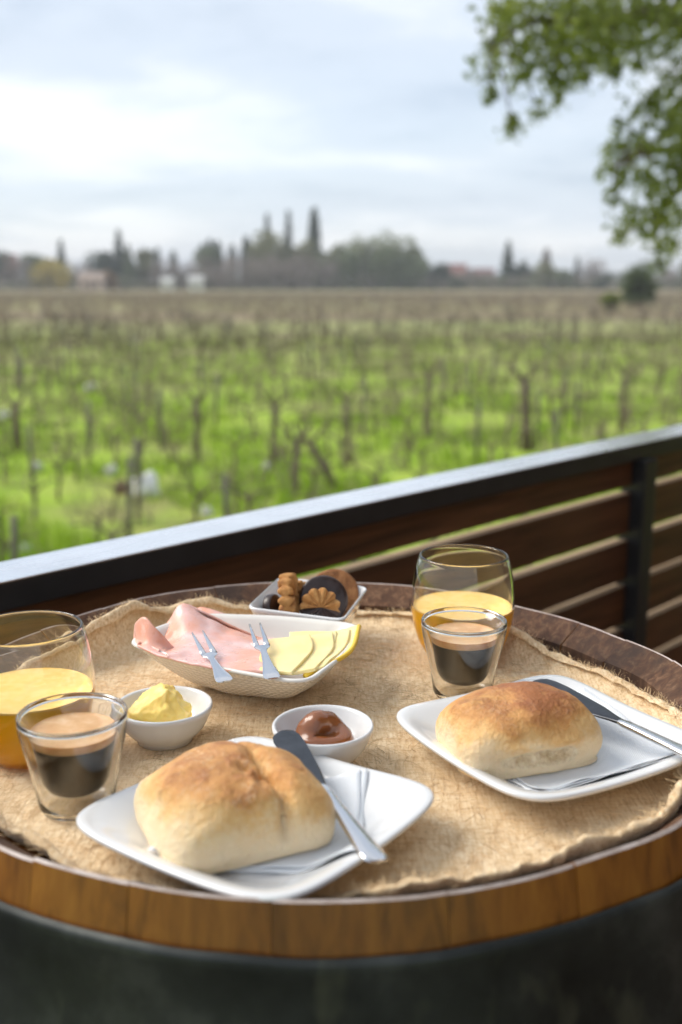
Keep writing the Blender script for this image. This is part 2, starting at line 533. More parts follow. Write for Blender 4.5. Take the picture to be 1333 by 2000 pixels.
# bread crust: pale dough low down and golden-brown bake on the upper side
def bread_mat(name, zlo, zhi, seed, bake=1.0, torn=None):
    b = NB(name, 0.62)
    tc = b.n('ShaderNodeTexCoord')
    sep = b.n('ShaderNodeSeparateXYZ', {0: tc.outputs['Object']})
    off = b.n('ShaderNodeVectorMath', {0: tc.outputs['Object'], 1: (seed, seed * 0.7, 0)}, operation='ADD').outputs[0]
    n1 = b.noise(34, 5, 0.6, off)
    n2 = b.noise(95, 5, 0.65, off)
    n3 = b.noise(330, 4, 0.6, off)
    hgt = b.math('DIVIDE', b.math('SUBTRACT', sep.outputs[2], zlo), zhi - zlo)
    q = b.math('ADD', hgt, b.math('MULTIPLY', b.math('SUBTRACT', n1, 0.5), 1.1))
    q = b.math('ADD', q, b.math('MULTIPLY', b.math('SUBTRACT', n2, 0.5), 0.40))
    c = b.ramp(q, [(0.0, (0.82, 0.66, 0.43)), (0.36, (0.82, 0.61, 0.35)), (0.56, (0.76, 0.46, 0.18)), (0.76, (0.62, 0.30, 0.09)), (0.96, (0.42, 0.165, 0.05)), (1.0, (0.36, 0.13, 0.04))])
    spot = b.math('MULTIPLY', b.ramp(b.noise(62, 3, 0.6, off), [(0.60, 0.0), (0.72, 0.55)]), b.ramp(hgt, [(0.45, 0.0), (0.75, 1.0)]))
    c = b.mix(spot, c, (0.24, 0.075, 0.028))
    fl = b.math('MULTIPLY', b.ramp(n3, [(0.48, 0.0), (0.72, 0.6)]), b.math('MULTIPLY', b.ramp(b.noise(28, 4, 0.6, off), [(0.42, 0.0), (0.66, 1.0)]), bake))
    c = b.mix(fl, c, (0.86, 0.70, 0.48))
    if torn:                                  # pale torn crumb where the crust split
        tx, tz, rx, rz_ = torn
        ex = b.math('POWER', b.math('ABSOLUTE', b.math('DIVIDE', b.math('SUBTRACT', sep.outputs[0], tx), rx)), 3.0)
        ez = b.math('POWER', b.math('ABSOLUTE', b.math('DIVIDE', b.math('SUBTRACT', sep.outputs[2], tz), rz_)), 2.0)
        inside = b.math('SUBTRACT', 1.0, b.math('ADD', b.math('ADD', ex, ez), b.math('MULTIPLY', b.math('SUBTRACT', n2, 0.5), 1.2)), clamp=True)
        front = b.math('LESS_THAN', sep.outputs[1], -0.02)
        crumb = b.ramp(b.noise(260, 5, 0.7, off), [(0.35, (0.60, 0.45, 0.27)), (0.55, (0.80, 0.66, 0.44)), (0.7, (0.86, 0.76, 0.55))])
        c = b.mix(b.math('MULTIPLY', b.ramp(inside, [(0.0, 0.0), (0.25, 1.0)]), front), c, crumb)
    b.color(c)
    wr = b.noise(1.0, 5, 0.7, b.n('ShaderNodeMapping', {'Vector': off, 'Scale': (150, 60, 110)}).outputs[0], 1.2)
    b.bump(b.math('ADD', b.math('ADD', n3, b.math('MULTIPLY', n2, 1.2)), b.math('MULTIPLY', wr, 0.9)), 0.55, 0.0028)
    b.set('Subsurface Weight', 0.12); b.set('Subsurface Radius', (0.006, 0.003, 0.001)); b.set('Subsurface Scale', 0.5)
    return b.m
# railing and deck
b = wood('railing_board', (0.040, 0.015, 0.006), (0.13, 0.050, 0.019), (0.21, 0.085, 0.033), 'X', 0.8, 0.5, 0.25, 0.0, 0.4)
MAT['board'] = b.m
b = NB('rail_sky_sheen', 0.24, Metallic=0.85)  # sky reflection on the rail top, put into a pale metal colour
b.color(b.ramp(b.noise(12, 4), [(0.3, (0.78, 0.79, 0.81)), (0.7, (0.90, 0.91, 0.93))]))
b.set('Roughness', b.ramp(b.noise(25, 4, 0.6, b.co((0.15, 1, 1))), [(0.3, 0.18), (0.7, 0.32)]))
MAT['rail'] = b.m
b = NB('skylit_board_top', 0.8)  # sky light on the board tops, put into a paler colour
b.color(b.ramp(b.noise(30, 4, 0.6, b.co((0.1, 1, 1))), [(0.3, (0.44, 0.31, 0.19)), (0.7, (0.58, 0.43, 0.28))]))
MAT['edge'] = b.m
b = NB('black_painted_steel', 0.35)
b.color(b.ramp(b.noise(20, 3), [(0.3, (0.018, 0.018, 0.02)), (0.7, (0.028, 0.028, 0.03))]))
MAT['black'] = b.m
b = wood('deck_board', (0.06, 0.035, 0.02), (0.11, 0.06, 0.033), (0.16, 0.09, 0.05), 'Y', 0.7, 0.6, 0.3, 0.0, 0.3)
MAT['deck'] = b.m
MAT['house'] = plain('terrace_wall_timber', (0.11, 0.07, 0.045), 0.85, 0.15, 3, 0.2)
MAT['eave'] = plain('eave_timber', (0.16, 0.10, 0.06), 0.8, 0.2, 3, 0.2)
# vegetation and field
def leafmat(name, lo, hi, trans=0.35, scale=1.5):
    b = NB(name, 0.55)
    oi = b.n('ShaderNodeTexCoord').outputs['Object']
    c = b.ramp(b.noise(scale, 4, 0.7, oi), [(0.32, lo), (0.68, hi)])
    b.color(c)
    tr = b.n('ShaderNodeBsdfTranslucent', {'Color': c})
    mx = b.n('ShaderNodeMixShader', {0: trans, 1: b.p.outputs[0], 2: tr.outputs[0]})
    b.nt.links.new(mx.outputs[0], b.nt.nodes['Material Output'].inputs[0])
    return b.m
MAT['leaf'] = leafmat('tree_leaf', (0.13, 0.17, 0.03), (0.27, 0.31, 0.07), 0.5, 2.2)
MAT['bark'] = plain('tree_bark', (0.075, 0.055, 0.04), 0.9, 0.35, 8, 0.5, 0.02)
MAT['far_dark'] = leafmat('conifer_foliage', (0.030, 0.061, 0.036), (0.066, 0.106, 0.056), 0.15, 0.3)
MAT['far_green'] = leafmat('far_green_foliage', (0.087, 0.125, 0.049), (0.163, 0.201, 0.082), 0.2, 0.25)
MAT['far_pale'] = leafmat('far_pale_foliage', (0.182, 0.216, 0.096), (0.278, 0.298, 0.144), 0.2, 0.25)
MAT['far_olive'] = leafmat('far_olive_foliage', (0.147, 0.158, 0.056), (0.226, 0.232, 0.090), 0.2, 0.25)
MAT['far_yellow'] = leafmat('far_yellow_foliage', (0.384, 0.312, 0.060), (0.528, 0.432, 0.084), 0.2, 0.25)
MAT['far_bare'] = leafmat('far_bare_twigs', (0.206, 0.169, 0.147), (0.304, 0.251, 0.217), 0.0, 0.3)
MAT['far_rust'] = leafmat('far_rust_foliage', (0.20, 0.11, 0.04), (0.28, 0.17, 0.06), 0.1, 0.3)
MAT['vine'] = plain('vine_wood', (0.131, 0.096, 0.071), 0.9, 0.35, 12, 0.3, 0.01)
MAT['cane'] = plain('vine_cane', (0.298, 0.233, 0.164), 0.85, 0.3, 10)
MAT['post'] = plain('weathered_post', (0.143, 0.124, 0.105), 0.85, 0.25, 9, 0.3, 0.01)
MAT['grass'] = leafmat('meadow_grass', (0.20, 0.33, 0.015), (0.35, 0.48, 0.04), 0.35, 0.6)

# ------------------------------------------------------------------ ground, hills, haze
b = NB('vineyard_ground', 0.95)
tc = b.n('ShaderNodeTexCoord')
sep = b.n('ShaderNodeSeparateXYZ', {0: tc.outputs['Object']})
yy = sep.outputs[1]
n1 = b.noise(0.22, 5, 0.65, tc.outputs['Object'])
n2 = b.noise(1.6, 5, 0.7, tc.outputs['Object'])
ns = b.noise(1.0, 4, 0.6, b.co((0.006, 0.055, 1.0)), 0.4)
green = b.ramp(n2, [(0.3, (0.18, 0.30, 0.012)), (0.5, (0.29, 0.42, 0.022)), (0.72, (0.40, 0.46, 0.07))])
soil = b.ramp(n2, [(0.3, (0.19, 0.13, 0.075)), (0.7, (0.29, 0.215, 0.12))])
near = b.mix(b.ramp(n1, [(0.48, 0.0), (0.66, 0.65)]), green, soil)
strip = b.ramp(ns, [(0.40, (0.32, 0.235, 0.155)), (0.50, (0.34, 0.28, 0.15)), (0.58, (0.34, 0.39, 0.13)), (0.70, (0.48, 0.35, 0.19))])
dist = b.math('ADD', yy, b.math('MULTIPLY', b.math('SUBTRACT', n1, 0.5), 34.0))
fac = b.n('ShaderNodeMapRange', {0: dist, 1: 32.0, 2: 100.0, 3: 0.0, 4: 1.0}).outputs[0]
b.color(b.mix(fac, near, strip))
b.bump(n2, 0.5, 0.1)
GRASSG = b.m
gx = [-1800, -600, -150, -60, -30, -15, -6, 0, 6, 15, 30, 60, 150, 600, 1800]
gyy = [-1800, -300, -40, 0, 4, 8, 12, 16, 20, 26, 32, 40, 52, 70, 100, 150, 220, 320, 450, 700, 1100, 1800]
gv = [(x, y, GROUND + (0.05 * nz(x * 0.2, y * 0.2) if abs(x) < 100 and 0 < y < 100 else 0)) for x in gx for y in gyy]
gf = [(i * len(gyy) + j, (i + 1) * len(gyy) + j, (i + 1) * len(gyy) + j + 1, i * len(gyy) + j + 1) for i in range(len(gx) - 1) for j in range(len(gyy) - 1)]
tag(mk('ground', gv, gf, GRASSG), 'green vineyard ground turning brown towards the tree line', 'ground', kind='structure')

def ridge(u, v):
    x = -1500 + 3000 * u
    h = 16 + 13 * nz(x * 0.0022, 4.2) + 5 * nz(x * 0.009, 1.7)
    return (x, 1250 + 420 * v, GROUND - 0.5 + max(1, h) * math.sin(math.pi * min(1, v * 1.0)) ** 0.8)
hv, hf = grid(90, 9, ridge)
tag(mk('hills', hv, hf, plain('distant_hill', (0.06, 0.085, 0.075), 0.95, 0.3, 0.02)), 'low distant blue hills along the horizon', 'hills', kind='structure')

hz = bpy.data.materials.new('pale_air')
hz.use_nodes = True
hz.node_tree.nodes.clear()
ho = hz.node_tree.nodes.new('ShaderNodeOutputMaterial')
hp = hz.node_tree.nodes.new('ShaderNodeVolumePrincipled')
hp.inputs['Color'].default_value = (0.93, 0.95, 0.98, 1)
hp.inputs['Density'].default_value = 0.00042
hp.inputs['Anisotropy'].default_value = 0.0
hz.node_tree.links.new(hp.outputs[0], ho.inputs['Volume'])
HAZE = True
if HAZE:
    v, f = box_vf(-1850, 1850, -1850, 1850, GROUND - 1.0, 46)
    tag(mk('haze', v, f, hz, smooth=False), 'thin pale haze in the air over the fields', 'haze', kind='stuff')

# ------------------------------------------------------------------ terrace: deck, house wall and roof (beside and behind the camera)
FD = Vector((0.6937, 0.7203, 0))           # railing direction
FN = Vector((FD.y, -FD.x, 0))              # towards the terrace
F0 = Vector((-0.345, 1.037, 0))            # near edge of the top rail
FROT = math.atan2(FD.y, FD.x)
deck = empty('deck', (0, 0, 0))
tag(deck, 'timber deck boards of the terrace', 'deck', kind='structure')
dbm = box_mesh('deck_board', 0.138, 7.0, 0.028, MAT['deck'], 0.003)
for i in range(30):
    # boards run along the railing
    c = F0 + FN * (0.0 + 0.145 * i) + FD * 0.2
    link('deck_board', dbm, deck, (c.x, c.y, -0.016), (0, 0, FROT - math.pi / 2))
jm = box_mesh('joist', 0.06, 4.6, 0.16, MAT['deck'], 0.003)
for i in range(6):
    c = F0 + FD * (-2.8 + 1.2 * i) + FN * 2.1
    link('joist', jm, deck, (c.x, c.y, -0.112), (0, 0, FROT))
pm_ = box_mesh('deck_post', 0.12, 0.12, 2.2, MAT['deck'], 0.004)
for i in range(4):
    for j in (0.3, 3.8):
        c = F0 + FD * (-2.5 + 1.8 * i) + FN * j
        link('deck_post', pm_, deck, (c.x, c.y, GROUND + 1.05))
# the house stands along the terrace behind and to the right of the camera, with a deep eave
hw = empty('house_wall', (0, 0, 0))
tag(hw, 'brown timber house wall behind the terrace', 'house', kind='structure')
def hbox(name, s0, s1, d0, d1, z0, z1, mat, parent):
    c = F0 + FD * ((s0 + s1) / 2) + FN * ((d0 + d1) / 2)
    return link(name, box_mesh(name, s1 - s0, d1 - d0, z1 - z0, mat, 0.01), parent, (c.x, c.y, (z0 + z1) / 2), (0, 0, FROT))
hbox('wall', -0.25, 6.0, 1.75, 1.95, GROUND, 3.0, MAT['house'], hw)
hbox('eave', -0.4, 6.0, 1.25, 3.6, 2.45, 2.57, MAT['eave'], hw)
hbox('wall', 3.2, 3.4, 0.6, 1.75, GROUND, 3.0, MAT['house'], hw)

# ------------------------------------------------------------------ railing
rail = empty('railing', (F0.x, F0.y, 0), FROT)
tag(rail, 'dark wooden slatted railing with a glossy black top rail along the terrace edge', 'railing')
# local frame: +X along the railing, -Y towards the camera side (FN), +Y outwards
S0, S1 = -1.6, 3.1
link('top_rail', box_mesh('top_rail', S1 - S0, 0.071, 0.030, MAT['black'], 0.003, 3), rail, ((S0 + S1) / 2, 0.036, RIM - 0.0175))
link('rail_sheen_strip', box_mesh('rail_sheen_strip', S1 - S0, 0.073, 0.0025, MAT['rail'], 0.001, 2), rail, ((S0 + S1) / 2, 0.036, RIM - 0.00115))  # added pale strip that gives the black rail its bright top
POSTS = [-1.38, -0.02 - 0.0, 1.335, 2.69]
POSTS = [-1.385, 1.335, 2.695]
pmesh = box_mesh('post', 0.046, 0.05, RIM - 0.033, MAT['black'], 0.003)
for s in POSTS:
    link('post', pmesh, rail, (s, 0.014, (RIM - 0.033) / 2))
bay = [(S0, POSTS[0] - 0.024)] + [(a + 0.024, c - 0.024) for a, c in zip(POSTS, POSTS[1:])] + [(POSTS[-1] + 0.024, S1)]
def skylit_top(me):
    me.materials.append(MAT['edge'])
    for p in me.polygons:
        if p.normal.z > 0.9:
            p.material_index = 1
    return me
for (a, c) in bay:
    bm_top = box_mesh('board', c - a, 0.027, 0.0495, MAT['board'], 0.0015)
    bm_b = skylit_top(box_mesh('board', c - a, 0.027, 0.0785, MAT['board'], 0.0015))
    link('board', bm_top, rail, ((a + c) / 2, 0.030, RIM - 0.034 - 0.02475))
    for k in range(9):
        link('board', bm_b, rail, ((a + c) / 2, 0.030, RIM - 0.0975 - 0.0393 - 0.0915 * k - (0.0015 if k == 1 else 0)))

# ------------------------------------------------------------------ barrel
BC = Vector((-0.0172, 0.7536, 0))
KT = [(-180, 1.0), (-150, 1.0), (-125.9, 0.998), (-111.9, 0.990), (-100, 0.993), (-88.9, 0.994), (-77, 0.999), (-59, 1.003), (-45, 1.028), (-20, 1.035),
      (9.5, 1.022), (27.7, 0.985), (47.8, 0.968), (72.7, 1.004), (88, 1.002), (105.8, 1.014), (122.3, 1.022), (143, 0.992), (165, 1.0), (180, 1.0)]
def krim(th):
    d = math.degrees(th)
    d = (d + 180) % 360 - 180
    return interp(KT, d)
RT, RB = 0.285, 0.335
def rout(z, th):
    t = (z - RIM / 2) / (RIM / 2)
    r = RB - (RB - RT) * t * t
    w = smooth01((z - 0.55) / 0.4)
    return r * (1 + (krim(th) - 1) * w)
RIN_OFF = 0.0235
barrel = empty('wine_barrel', (BC.x, BC.y, 0))
tag(barrel, 'old oak wine barrel with dark steel hoops used as the breakfast table', 'barrel')
NST = 27
ws = [R.uniform(0.75, 1.3) for _ in range(NST)]
tot = sum(ws)
ang = R.uniform(0, 1)
zs = [0.0, 0.06, 0.14, 0.24, 0.36, 0.475, 0.59, 0.70, 0.78, 0.84, 0.885, 0.915, 0.935, 0.9445, 0.9488]
for w in ws:
    a0 = ang; a1 = ang + 2 * math.pi * w / tot; ang = a1
    g = 0.0007
    a0 += g; a1 -= g
    dz = R.uniform(-0.0009, 0.0009)
    db = R.uniform(-0.0016, 0.0016)
    nseg = 7
    v, f, mi = [], [], []
    def ring(th):
        out = []
        for z in zs:
            out.append((rout(z, th) + (db * 0.3 if z > 0.9 else 0), z + (dz if z > 0.94 else 0), 0))
        rt = rout(RIM, th)
        out.append((rt - 0.0012, RIM + dz, 0))                # top arris
        out.append((rt - 0.0022, RIM + dz - 0.0006, 0))
        out.append((rt - RIN_OFF + db, RIM - 0.0165 + dz, 0))  # inner bevel
        out.append((rt - RIN_OFF + db - 0.0005, RIM - 0.045, 0))
        for z in (0.80, 0.475, 0.12, 0.0):
            out.append((rout(z, th) - 0.025, z, 0))
        return out
    m = len(ring(a0))
    for k in range(nseg + 1):
        th = a0 + (a1 - a0) * k / nseg
        e = 1.0 if 0 < k < nseg else 0.0
        for (r, z, q) in ring(th):
            v.append(((r - (0.0003 if not e else 0)) * math.cos(th), (r - (0.0003 if not e else 0)) * math.sin(th), z))
    nz_ = len(zs)
    for k in range(nseg):
        for j in range(m):
            j2 = (j + 1) % m
            f.append((k * m + j, (k + 1) * m + j, (k + 1) * m + j2, k * m + j2))
            mi.append(2 if j in (nz_ - 1, nz_) else (1 if nz_ < j < nz_ + 3 else 0))
    f.append(tuple(range(m))); mi.append(0)
    f.append(tuple(nseg * m + j for j in range(m))[::-1]); mi.append(0)
    o = mk('stave', v, f, MAT['oak'], barrel)
    o.data.materials.append(MAT['chime']); o.data.materials.append(MAT['arris'])
    for p, i_ in zip(o.data.polygons, mi):
        p.material_index = i_
    recalc(o); autosmooth(o, 30)
def hoop(z1, z0):
    def fn(u, v):
        th = 2 * math.pi * u
        prof = [(0.0035, z1 - 0.001), (0.0042, z1 - 0.003), (0.0030, z1 - 0.008), (0.0028, z0 + 0.008), (0.0040, z0 + 0.003), (0.0034, z0 + 0.001), (0.0008, z0), (0.0006, (z0 + z1) / 2), (0.0008, z1)]
        dr, z = prof[int(round(v * 9)) % 9]
        wob = 0.0022 * nz(3 * math.cos(th), 3 * math.sin(th), z1 * 7) + 0.0012 * nz(9 * math.cos(th), 9 * math.sin(th), z1 * 7)
        r = rout(z, th) + dr + 0.0015 + 0.3 * abs(wob)
        return (r * math.cos(th), r * math.sin(th), z + wob)
    v, f = grid(140, 9, fn, cu=True, cv=True)
    o = recalc(mk('hoop', v, f, MAT['hoop'], barrel))
    autosmooth(o, 50)
    for k in range(2):
        a = 0.4 + k * 0.05 + 0.3 * z1
        rr = rout((z0 + z1) / 2, a) + 0.0045
        hv_, hf_ = lathe([(0.0, 0.003), (0.003, 0.0022), (0.0045, 0.0), (0.0045, -0.002)], 12)
        r_ = mk('rivet', hv_, hf_, MAT['hoop'], o, loc=(rr * math.cos(a), rr * math.sin(a), (z0 + z1) / 2 + (0.018 if k else -0.018)))
        r_.rotation_euler = (0, math.pi / 2, a)
    return o
hoop(0.924, 0.846); hoop(0.775, 0.725); hoop(0.64, 0.595); hoop(0.355, 0.31); hoop(0.225, 0.175); hoop(0.104, 0.026)
# barrel head boards under the cloth
hr = RT - RIN_OFF - 0.001
xs = [-hr, -0.19, -0.10, -0.015, 0.08, 0.17, hr]
for x0, x1 in zip(xs, xs[1:]):
    x0 += 0.0006; x1 -= 0.0006
    top, n = [], 14
    pts = []
    for k in range(n + 1):
        x = x0 + (x1 - x0) * k / n
        pts.append((x, math.sqrt(max(0, hr * hr * 0.995 - x * x))))
    poly = [(x, y) for x, y in pts] + [(x, -y) for x, y in reversed(pts)]
    m = len(poly)
    v = [(x, y, RIM - 0.034) for x, y in poly] + [(x, y, RIM - 0.054) for x, y in poly]
    f = [tuple(range(m))[::-1], tuple(range(m, 2 * m))] + [(k, (k + 1) % m, m + (k + 1) % m, m + k) for k in range(m)]
    recalc(mk('head_board', v, f, MAT['oak'], barrel, smooth=False))

# ------------------------------------------------------------------ jute cloth laid inside the rim
BZ = -0.028                                   # top of the cloth relative to the rim
ET = [(-180, 0.010), (-150, 0.016), (-125, 0.016), (-113, 0.008), (-100, 0.004), (-90, 0.006), (-80, 0.018), (-64, 0.020), (-50, 0.026), (-38, 0.032), (-25, 0.030), (-8, 0.020),
      (8, 0.011), (22, 0.012), (34, 0.020), (46, 0.029), (56, 0.026), (66, 0.013), (76, 0.009), (92, 0.012), (106, 0.018), (117, 0.029), (127, 0.024), (137, 0.036), (148, 0.038), (160, 0.024), (180, 0.010)]
IT = [(-180, 0.002), (-150, -0.004), (-120, -0.006), (-110, 0.004), (-92, 0.006), (-78, -0.004), (-50, -0.010), (-25, -0.011), (-5, -0.002), (15, 0.010), (33, 0.022), (47, 0.027), (60, 0.017), (75, 0.008), (100, 0.006), (118, 0.014), (128, 0.008), (142, 0.015), (160, 0.006), (180, 0.002)]
def cloth_fn(u, v):
    th = 2 * math.pi * v
    d = (math.degrees(th) + 180) % 360 - 180
    wv_ = nz(math.cos(th) * 5, math.sin(th) * 5, 1.3)
    wf = nz(math.cos(th) * 17, math.sin(th) * 17, 4.1)
    e = max(0.001, interp(ET, d) * (1 + 0.25 * wv_ + 0.18 * wf))
    rin = rout(RIM, th) - RIN_OFF - 0.0035 - interp(IT, d) - max(0, 0.004 * (wv_ + wf))
    if e > 0.022 and d < 0:
        rin += 0.004
    # profile: flat, then climbing the rim, then rolled inwards
    if u <= 0.80:
        q = u / 0.80
        r = (rin - 0.026) * q
        x, y = r * math.cos(th), r * math.sin(th)
        z = BZ + 0.0016 * nz(x * 22, y * 22, 2.0) + 0.0007 * nz(x * 75, y * 75, 5.0)
        return (x, y, z)
    q = (u - 0.80) / 0.20
    pr_ = [(-0.026, 0.0), (-0.018, 0.06), (-0.010, 0.22), (-0.005, 0.52), (-0.0018, 0.85), (-0.0010, 1.0), (-0.0022, 1.04), (-0.0046, 1.02), (-0.0068, 0.93), (-0.0072, 0.86)]
    t = q * (len(pr_) - 1)
    i = min(int(t), len(pr_) - 2); t -= i
    dr = pr_[i][0] + (pr_[i + 1][0] - pr_[i][0]) * t
    zz = pr_[i][1] + (pr_[i + 1][1] - pr_[i][1]) * t
    r = rin + dr + 0.0022 * nz(math.cos(th) * 40, math.sin(th) * 40, q * 3) + 0.0035 * q * nz(math.cos(th) * 13, math.sin(th) * 13, 6.0)
    x, y = r * math.cos(th), r * math.sin(th)
    z = BZ + e * zz + 0.0016 * nz(x * 22, y * 22, 2.0) * (1 - q) + 0.0018 * nz(x * 120, y * 120, q * 4) + 0.0035 * q * q * nz(math.cos(th) * 11, math.sin(th) * 11, 2.0)
    return (x, y, z)
NU, NV = 70, 420
v, f = grid(NU, NV, cloth_fn, cv=True)
cloth = mk('jute_cloth', v, f, MAT['jute'], loc=(BC.x, BC.y, RIM))
tag(cloth, 'rough tan jute cloth with rumpled fraying edges lining the barrel top', 'cloth')
recalc(cloth)
def fibres(n, mat, w, lmin, lmax, seed, rise, share=0.8):
    rr = random.Random(seed)
    bag = Bag()
    for _ in range(n):
        v_ = rr.random()
        u_ = math.sqrt(rr.random()) * 0.86 if rr.random() < share else rr.uniform(0.84, 0.99)
        p = Vector(cloth_fn(u_, v_))
        a = rr.uniform(0, 6.283); L = rr.uniform(lmin, lmax); bend = rr.uniform(-1.5, 1.5)
        edge = u_ > 0.83
        q = p.copy(); vs_ = []
        n_ = 4
        up = rr.uniform(0.0, rise) * (2.2 if edge else 1)
        for k in range(n_ + 1):
            t = k / n_
            dvec = Vector((math.cos(a + bend * t), math.sin(a + bend * t), 0))
            s_ = Vector((-dvec.y, dvec.x, 0)) * w * (1 - 0.5 * t)
            h_ = 0.0006 + up * math.sin(math.pi * t * (0.6 if edge else 1.0))
            vs_ += [q + s_ + Vector((0, 0, h_)), q - s_ + Vector((0, 0, h_ + w))]
            q = q + dvec * (L / n_)
            if q.length > 0.27 or edge:
                q = p + (q - p) * (0.6 if edge else 0.2)
        bag.add(vs_, [(2 * k, 2 * k + 2, 2 * k + 3, 2 * k + 1) for k in range(n_)])
    o = bag.build('loose_fibres', mat, cloth)
    tag(o, kind='stuff')
fibres(9000, MAT['fibre'], 0.00016, 0.006, 0.024, 3, 0.0010)
fibres(450, MAT['fibre_dark'], 0.00014, 0.004, 0.014, 5, 0.0006)
fibres(3000, MAT['fibre'], 0.00015, 0.005, 0.016, 9, 0.0022, 0.0)

# ------------------------------------------------------------------ table ware helpers
TZ = RIM + BZ                                  # height of the cloth in the world
def rplate(th, a, n):
    return a / (abs(math.cos(th)) ** n + abs(math.sin(th)) ** n) ** (1 / n)
def plate_h(q):                                # inner surface height over radial fraction
    return 0.0055 + 0.0145 * smooth01((q - 0.55) / 0.45) ** 1.15
def make_plate(M, label):
    a, n = 0.0822, 6.0
    NR, NT = 22, 120
    prof = [(k / NR, plate_h(k / NR)) for k in range(NR + 1)] + [(1.012, 0.0192), (1.014, 0.0180), (1.004, 0.0165)] + \
           [(q, plate_h(q) - 0.0045) for q in (0.95, 0.88, 0.8, 0.7, 0.6)] + [(0.56, 0.0), (0.52, 0.0), (0.50, 0.0012), (0.0, 0.0012)]
    v, f, rings = [], [], []
    for q, z in prof:
        if q < 1e-6:
            rings.append([len(v)]); v.append((0, 0, z)); continue
        rings.append(list(range(len(v), len(v) + NT)))
        for k in range(NT):
            th = 2 * math.pi * k / NT
            r = rplate(th, a, n)
            c = r / a - 1                     # corners sweep up a little
            # the well is rounder than the rim
            rr = q * (a * 1.03 + (r - a * 1.03) * smooth01((q - 0.35) / 0.6))
            v.append((rr * math.cos(th), rr * math.sin(th), z + 0.010 * max(0, c) * smooth01((q - 0.6) / 0.4)))
    for A, B_ in zip(rings, rings[1:]):
        for k in range(NT):
            k2 = (k + 1) % NT
            if len(A) == 1: f.append((A[0], B_[k], B_[k2]))
            elif len(B_) == 1: f.append((A[k], B_[0], A[k2]))
            else: f.append((A[k], B_[k], B_[k2], A[k2]))
    o = recalc(mk('plate', v, f, MAT['porcelain']))
    o.matrix_world = M
    return tag(o, label, 'plate', 'square white plates')
def plate_matrix(x, y, rz, tilt=0.0, tdir=0.0, z=0.0):
    return Matrix.Translation((x, y, TZ + z)) @ Matrix.Rotation(tdir, 4, 'Z') @ Matrix.Rotation(tilt, 4, 'X') @ Matrix.Rotation(-tdir, 4, 'Z') @ Matrix.Rotation(rz, 4, 'Z')
# near plate leans on the rim, so its near corner is a little raised
NPM = plate_matrix(-0.048, 0.5745, math.radians(45 + 9), math.radians(-2.0), math.radians(6), 0.0032)
FPM = plate_matrix(0.1415, 0.688, math.radians(45 - 15), 0, 0, 0.0016)
make_plate(NPM, 'square white plate with rounded corners leaning on the near barrel rim under a split-top roll')
make_plate(FPM, 'square white plate with rounded corners beside the black coffee near the far barrel rim')

def make_napkin(M, cx, cy, sx, sy, rz, label, seed, layers=3):
    """folded paper napkin lying in the plate (plate coordinates)"""
    root = empty('paper_napkin')
    root.matrix_world = M @ Matrix.Translation((cx, cy, 0)) @ Matrix.Rotation(rz, 4, 'Z')
    MI = Matrix.Rotation(rz, 4, 'Z')
    tag(root, label, 'napkin', 'paper napkins')
    for L in range(layers):
        ox, oy = 0.0015 * L * (1 if seed % 2 else -1), 0.001 * L
        hx, hy = sx / 2 - 0.0015 * L, sy / 2 - 0.002 * L
        def fn(u, v):
            x = -hx + 2 * hx * u + ox; y = -hy + 2 * hy * v + oy
            x += 0.0015 * nz(y * 30, L * 3, seed)
            y += 0.0015 * nz(x * 30, L * 3 + 7, seed)
            p = MI @ Vector((x, y, 0)) + Vector((cx, cy, 0))
            r = rplate(math.atan2(p.y, p.x), 0.0822, 6.0)
            q = p.length / r
            z = plate_h(min(1, q)) + 0.0009 + 0.0008 * L
            ed = max(abs(2 * u - 1), abs(2 * v - 1))
            z += max(0, 0.0022 * nz(x * 25, y * 25, seed + L)) + (0.0016 * (ed ** 6)) * (0.5 + nz(u * 5, v * 5, L + seed))
            return (x, y, z)
        v, f = grid(34, 34, fn)
        o = mk('fold', v, f, MAT['napkin'], root)
        solidify(o, 0.0004)
    return root
make_napkin(NPM, 0.003, -0.002, 0.116, 0.104, math.radians(-57), 'white folded paper napkin under the roll with the split top', 4, 2)
make_napkin(FPM, 0.008, -0.006, 0.118, 0.120, math.radians(-8), 'white embossed paper napkin under the glossy golden roll', 7)

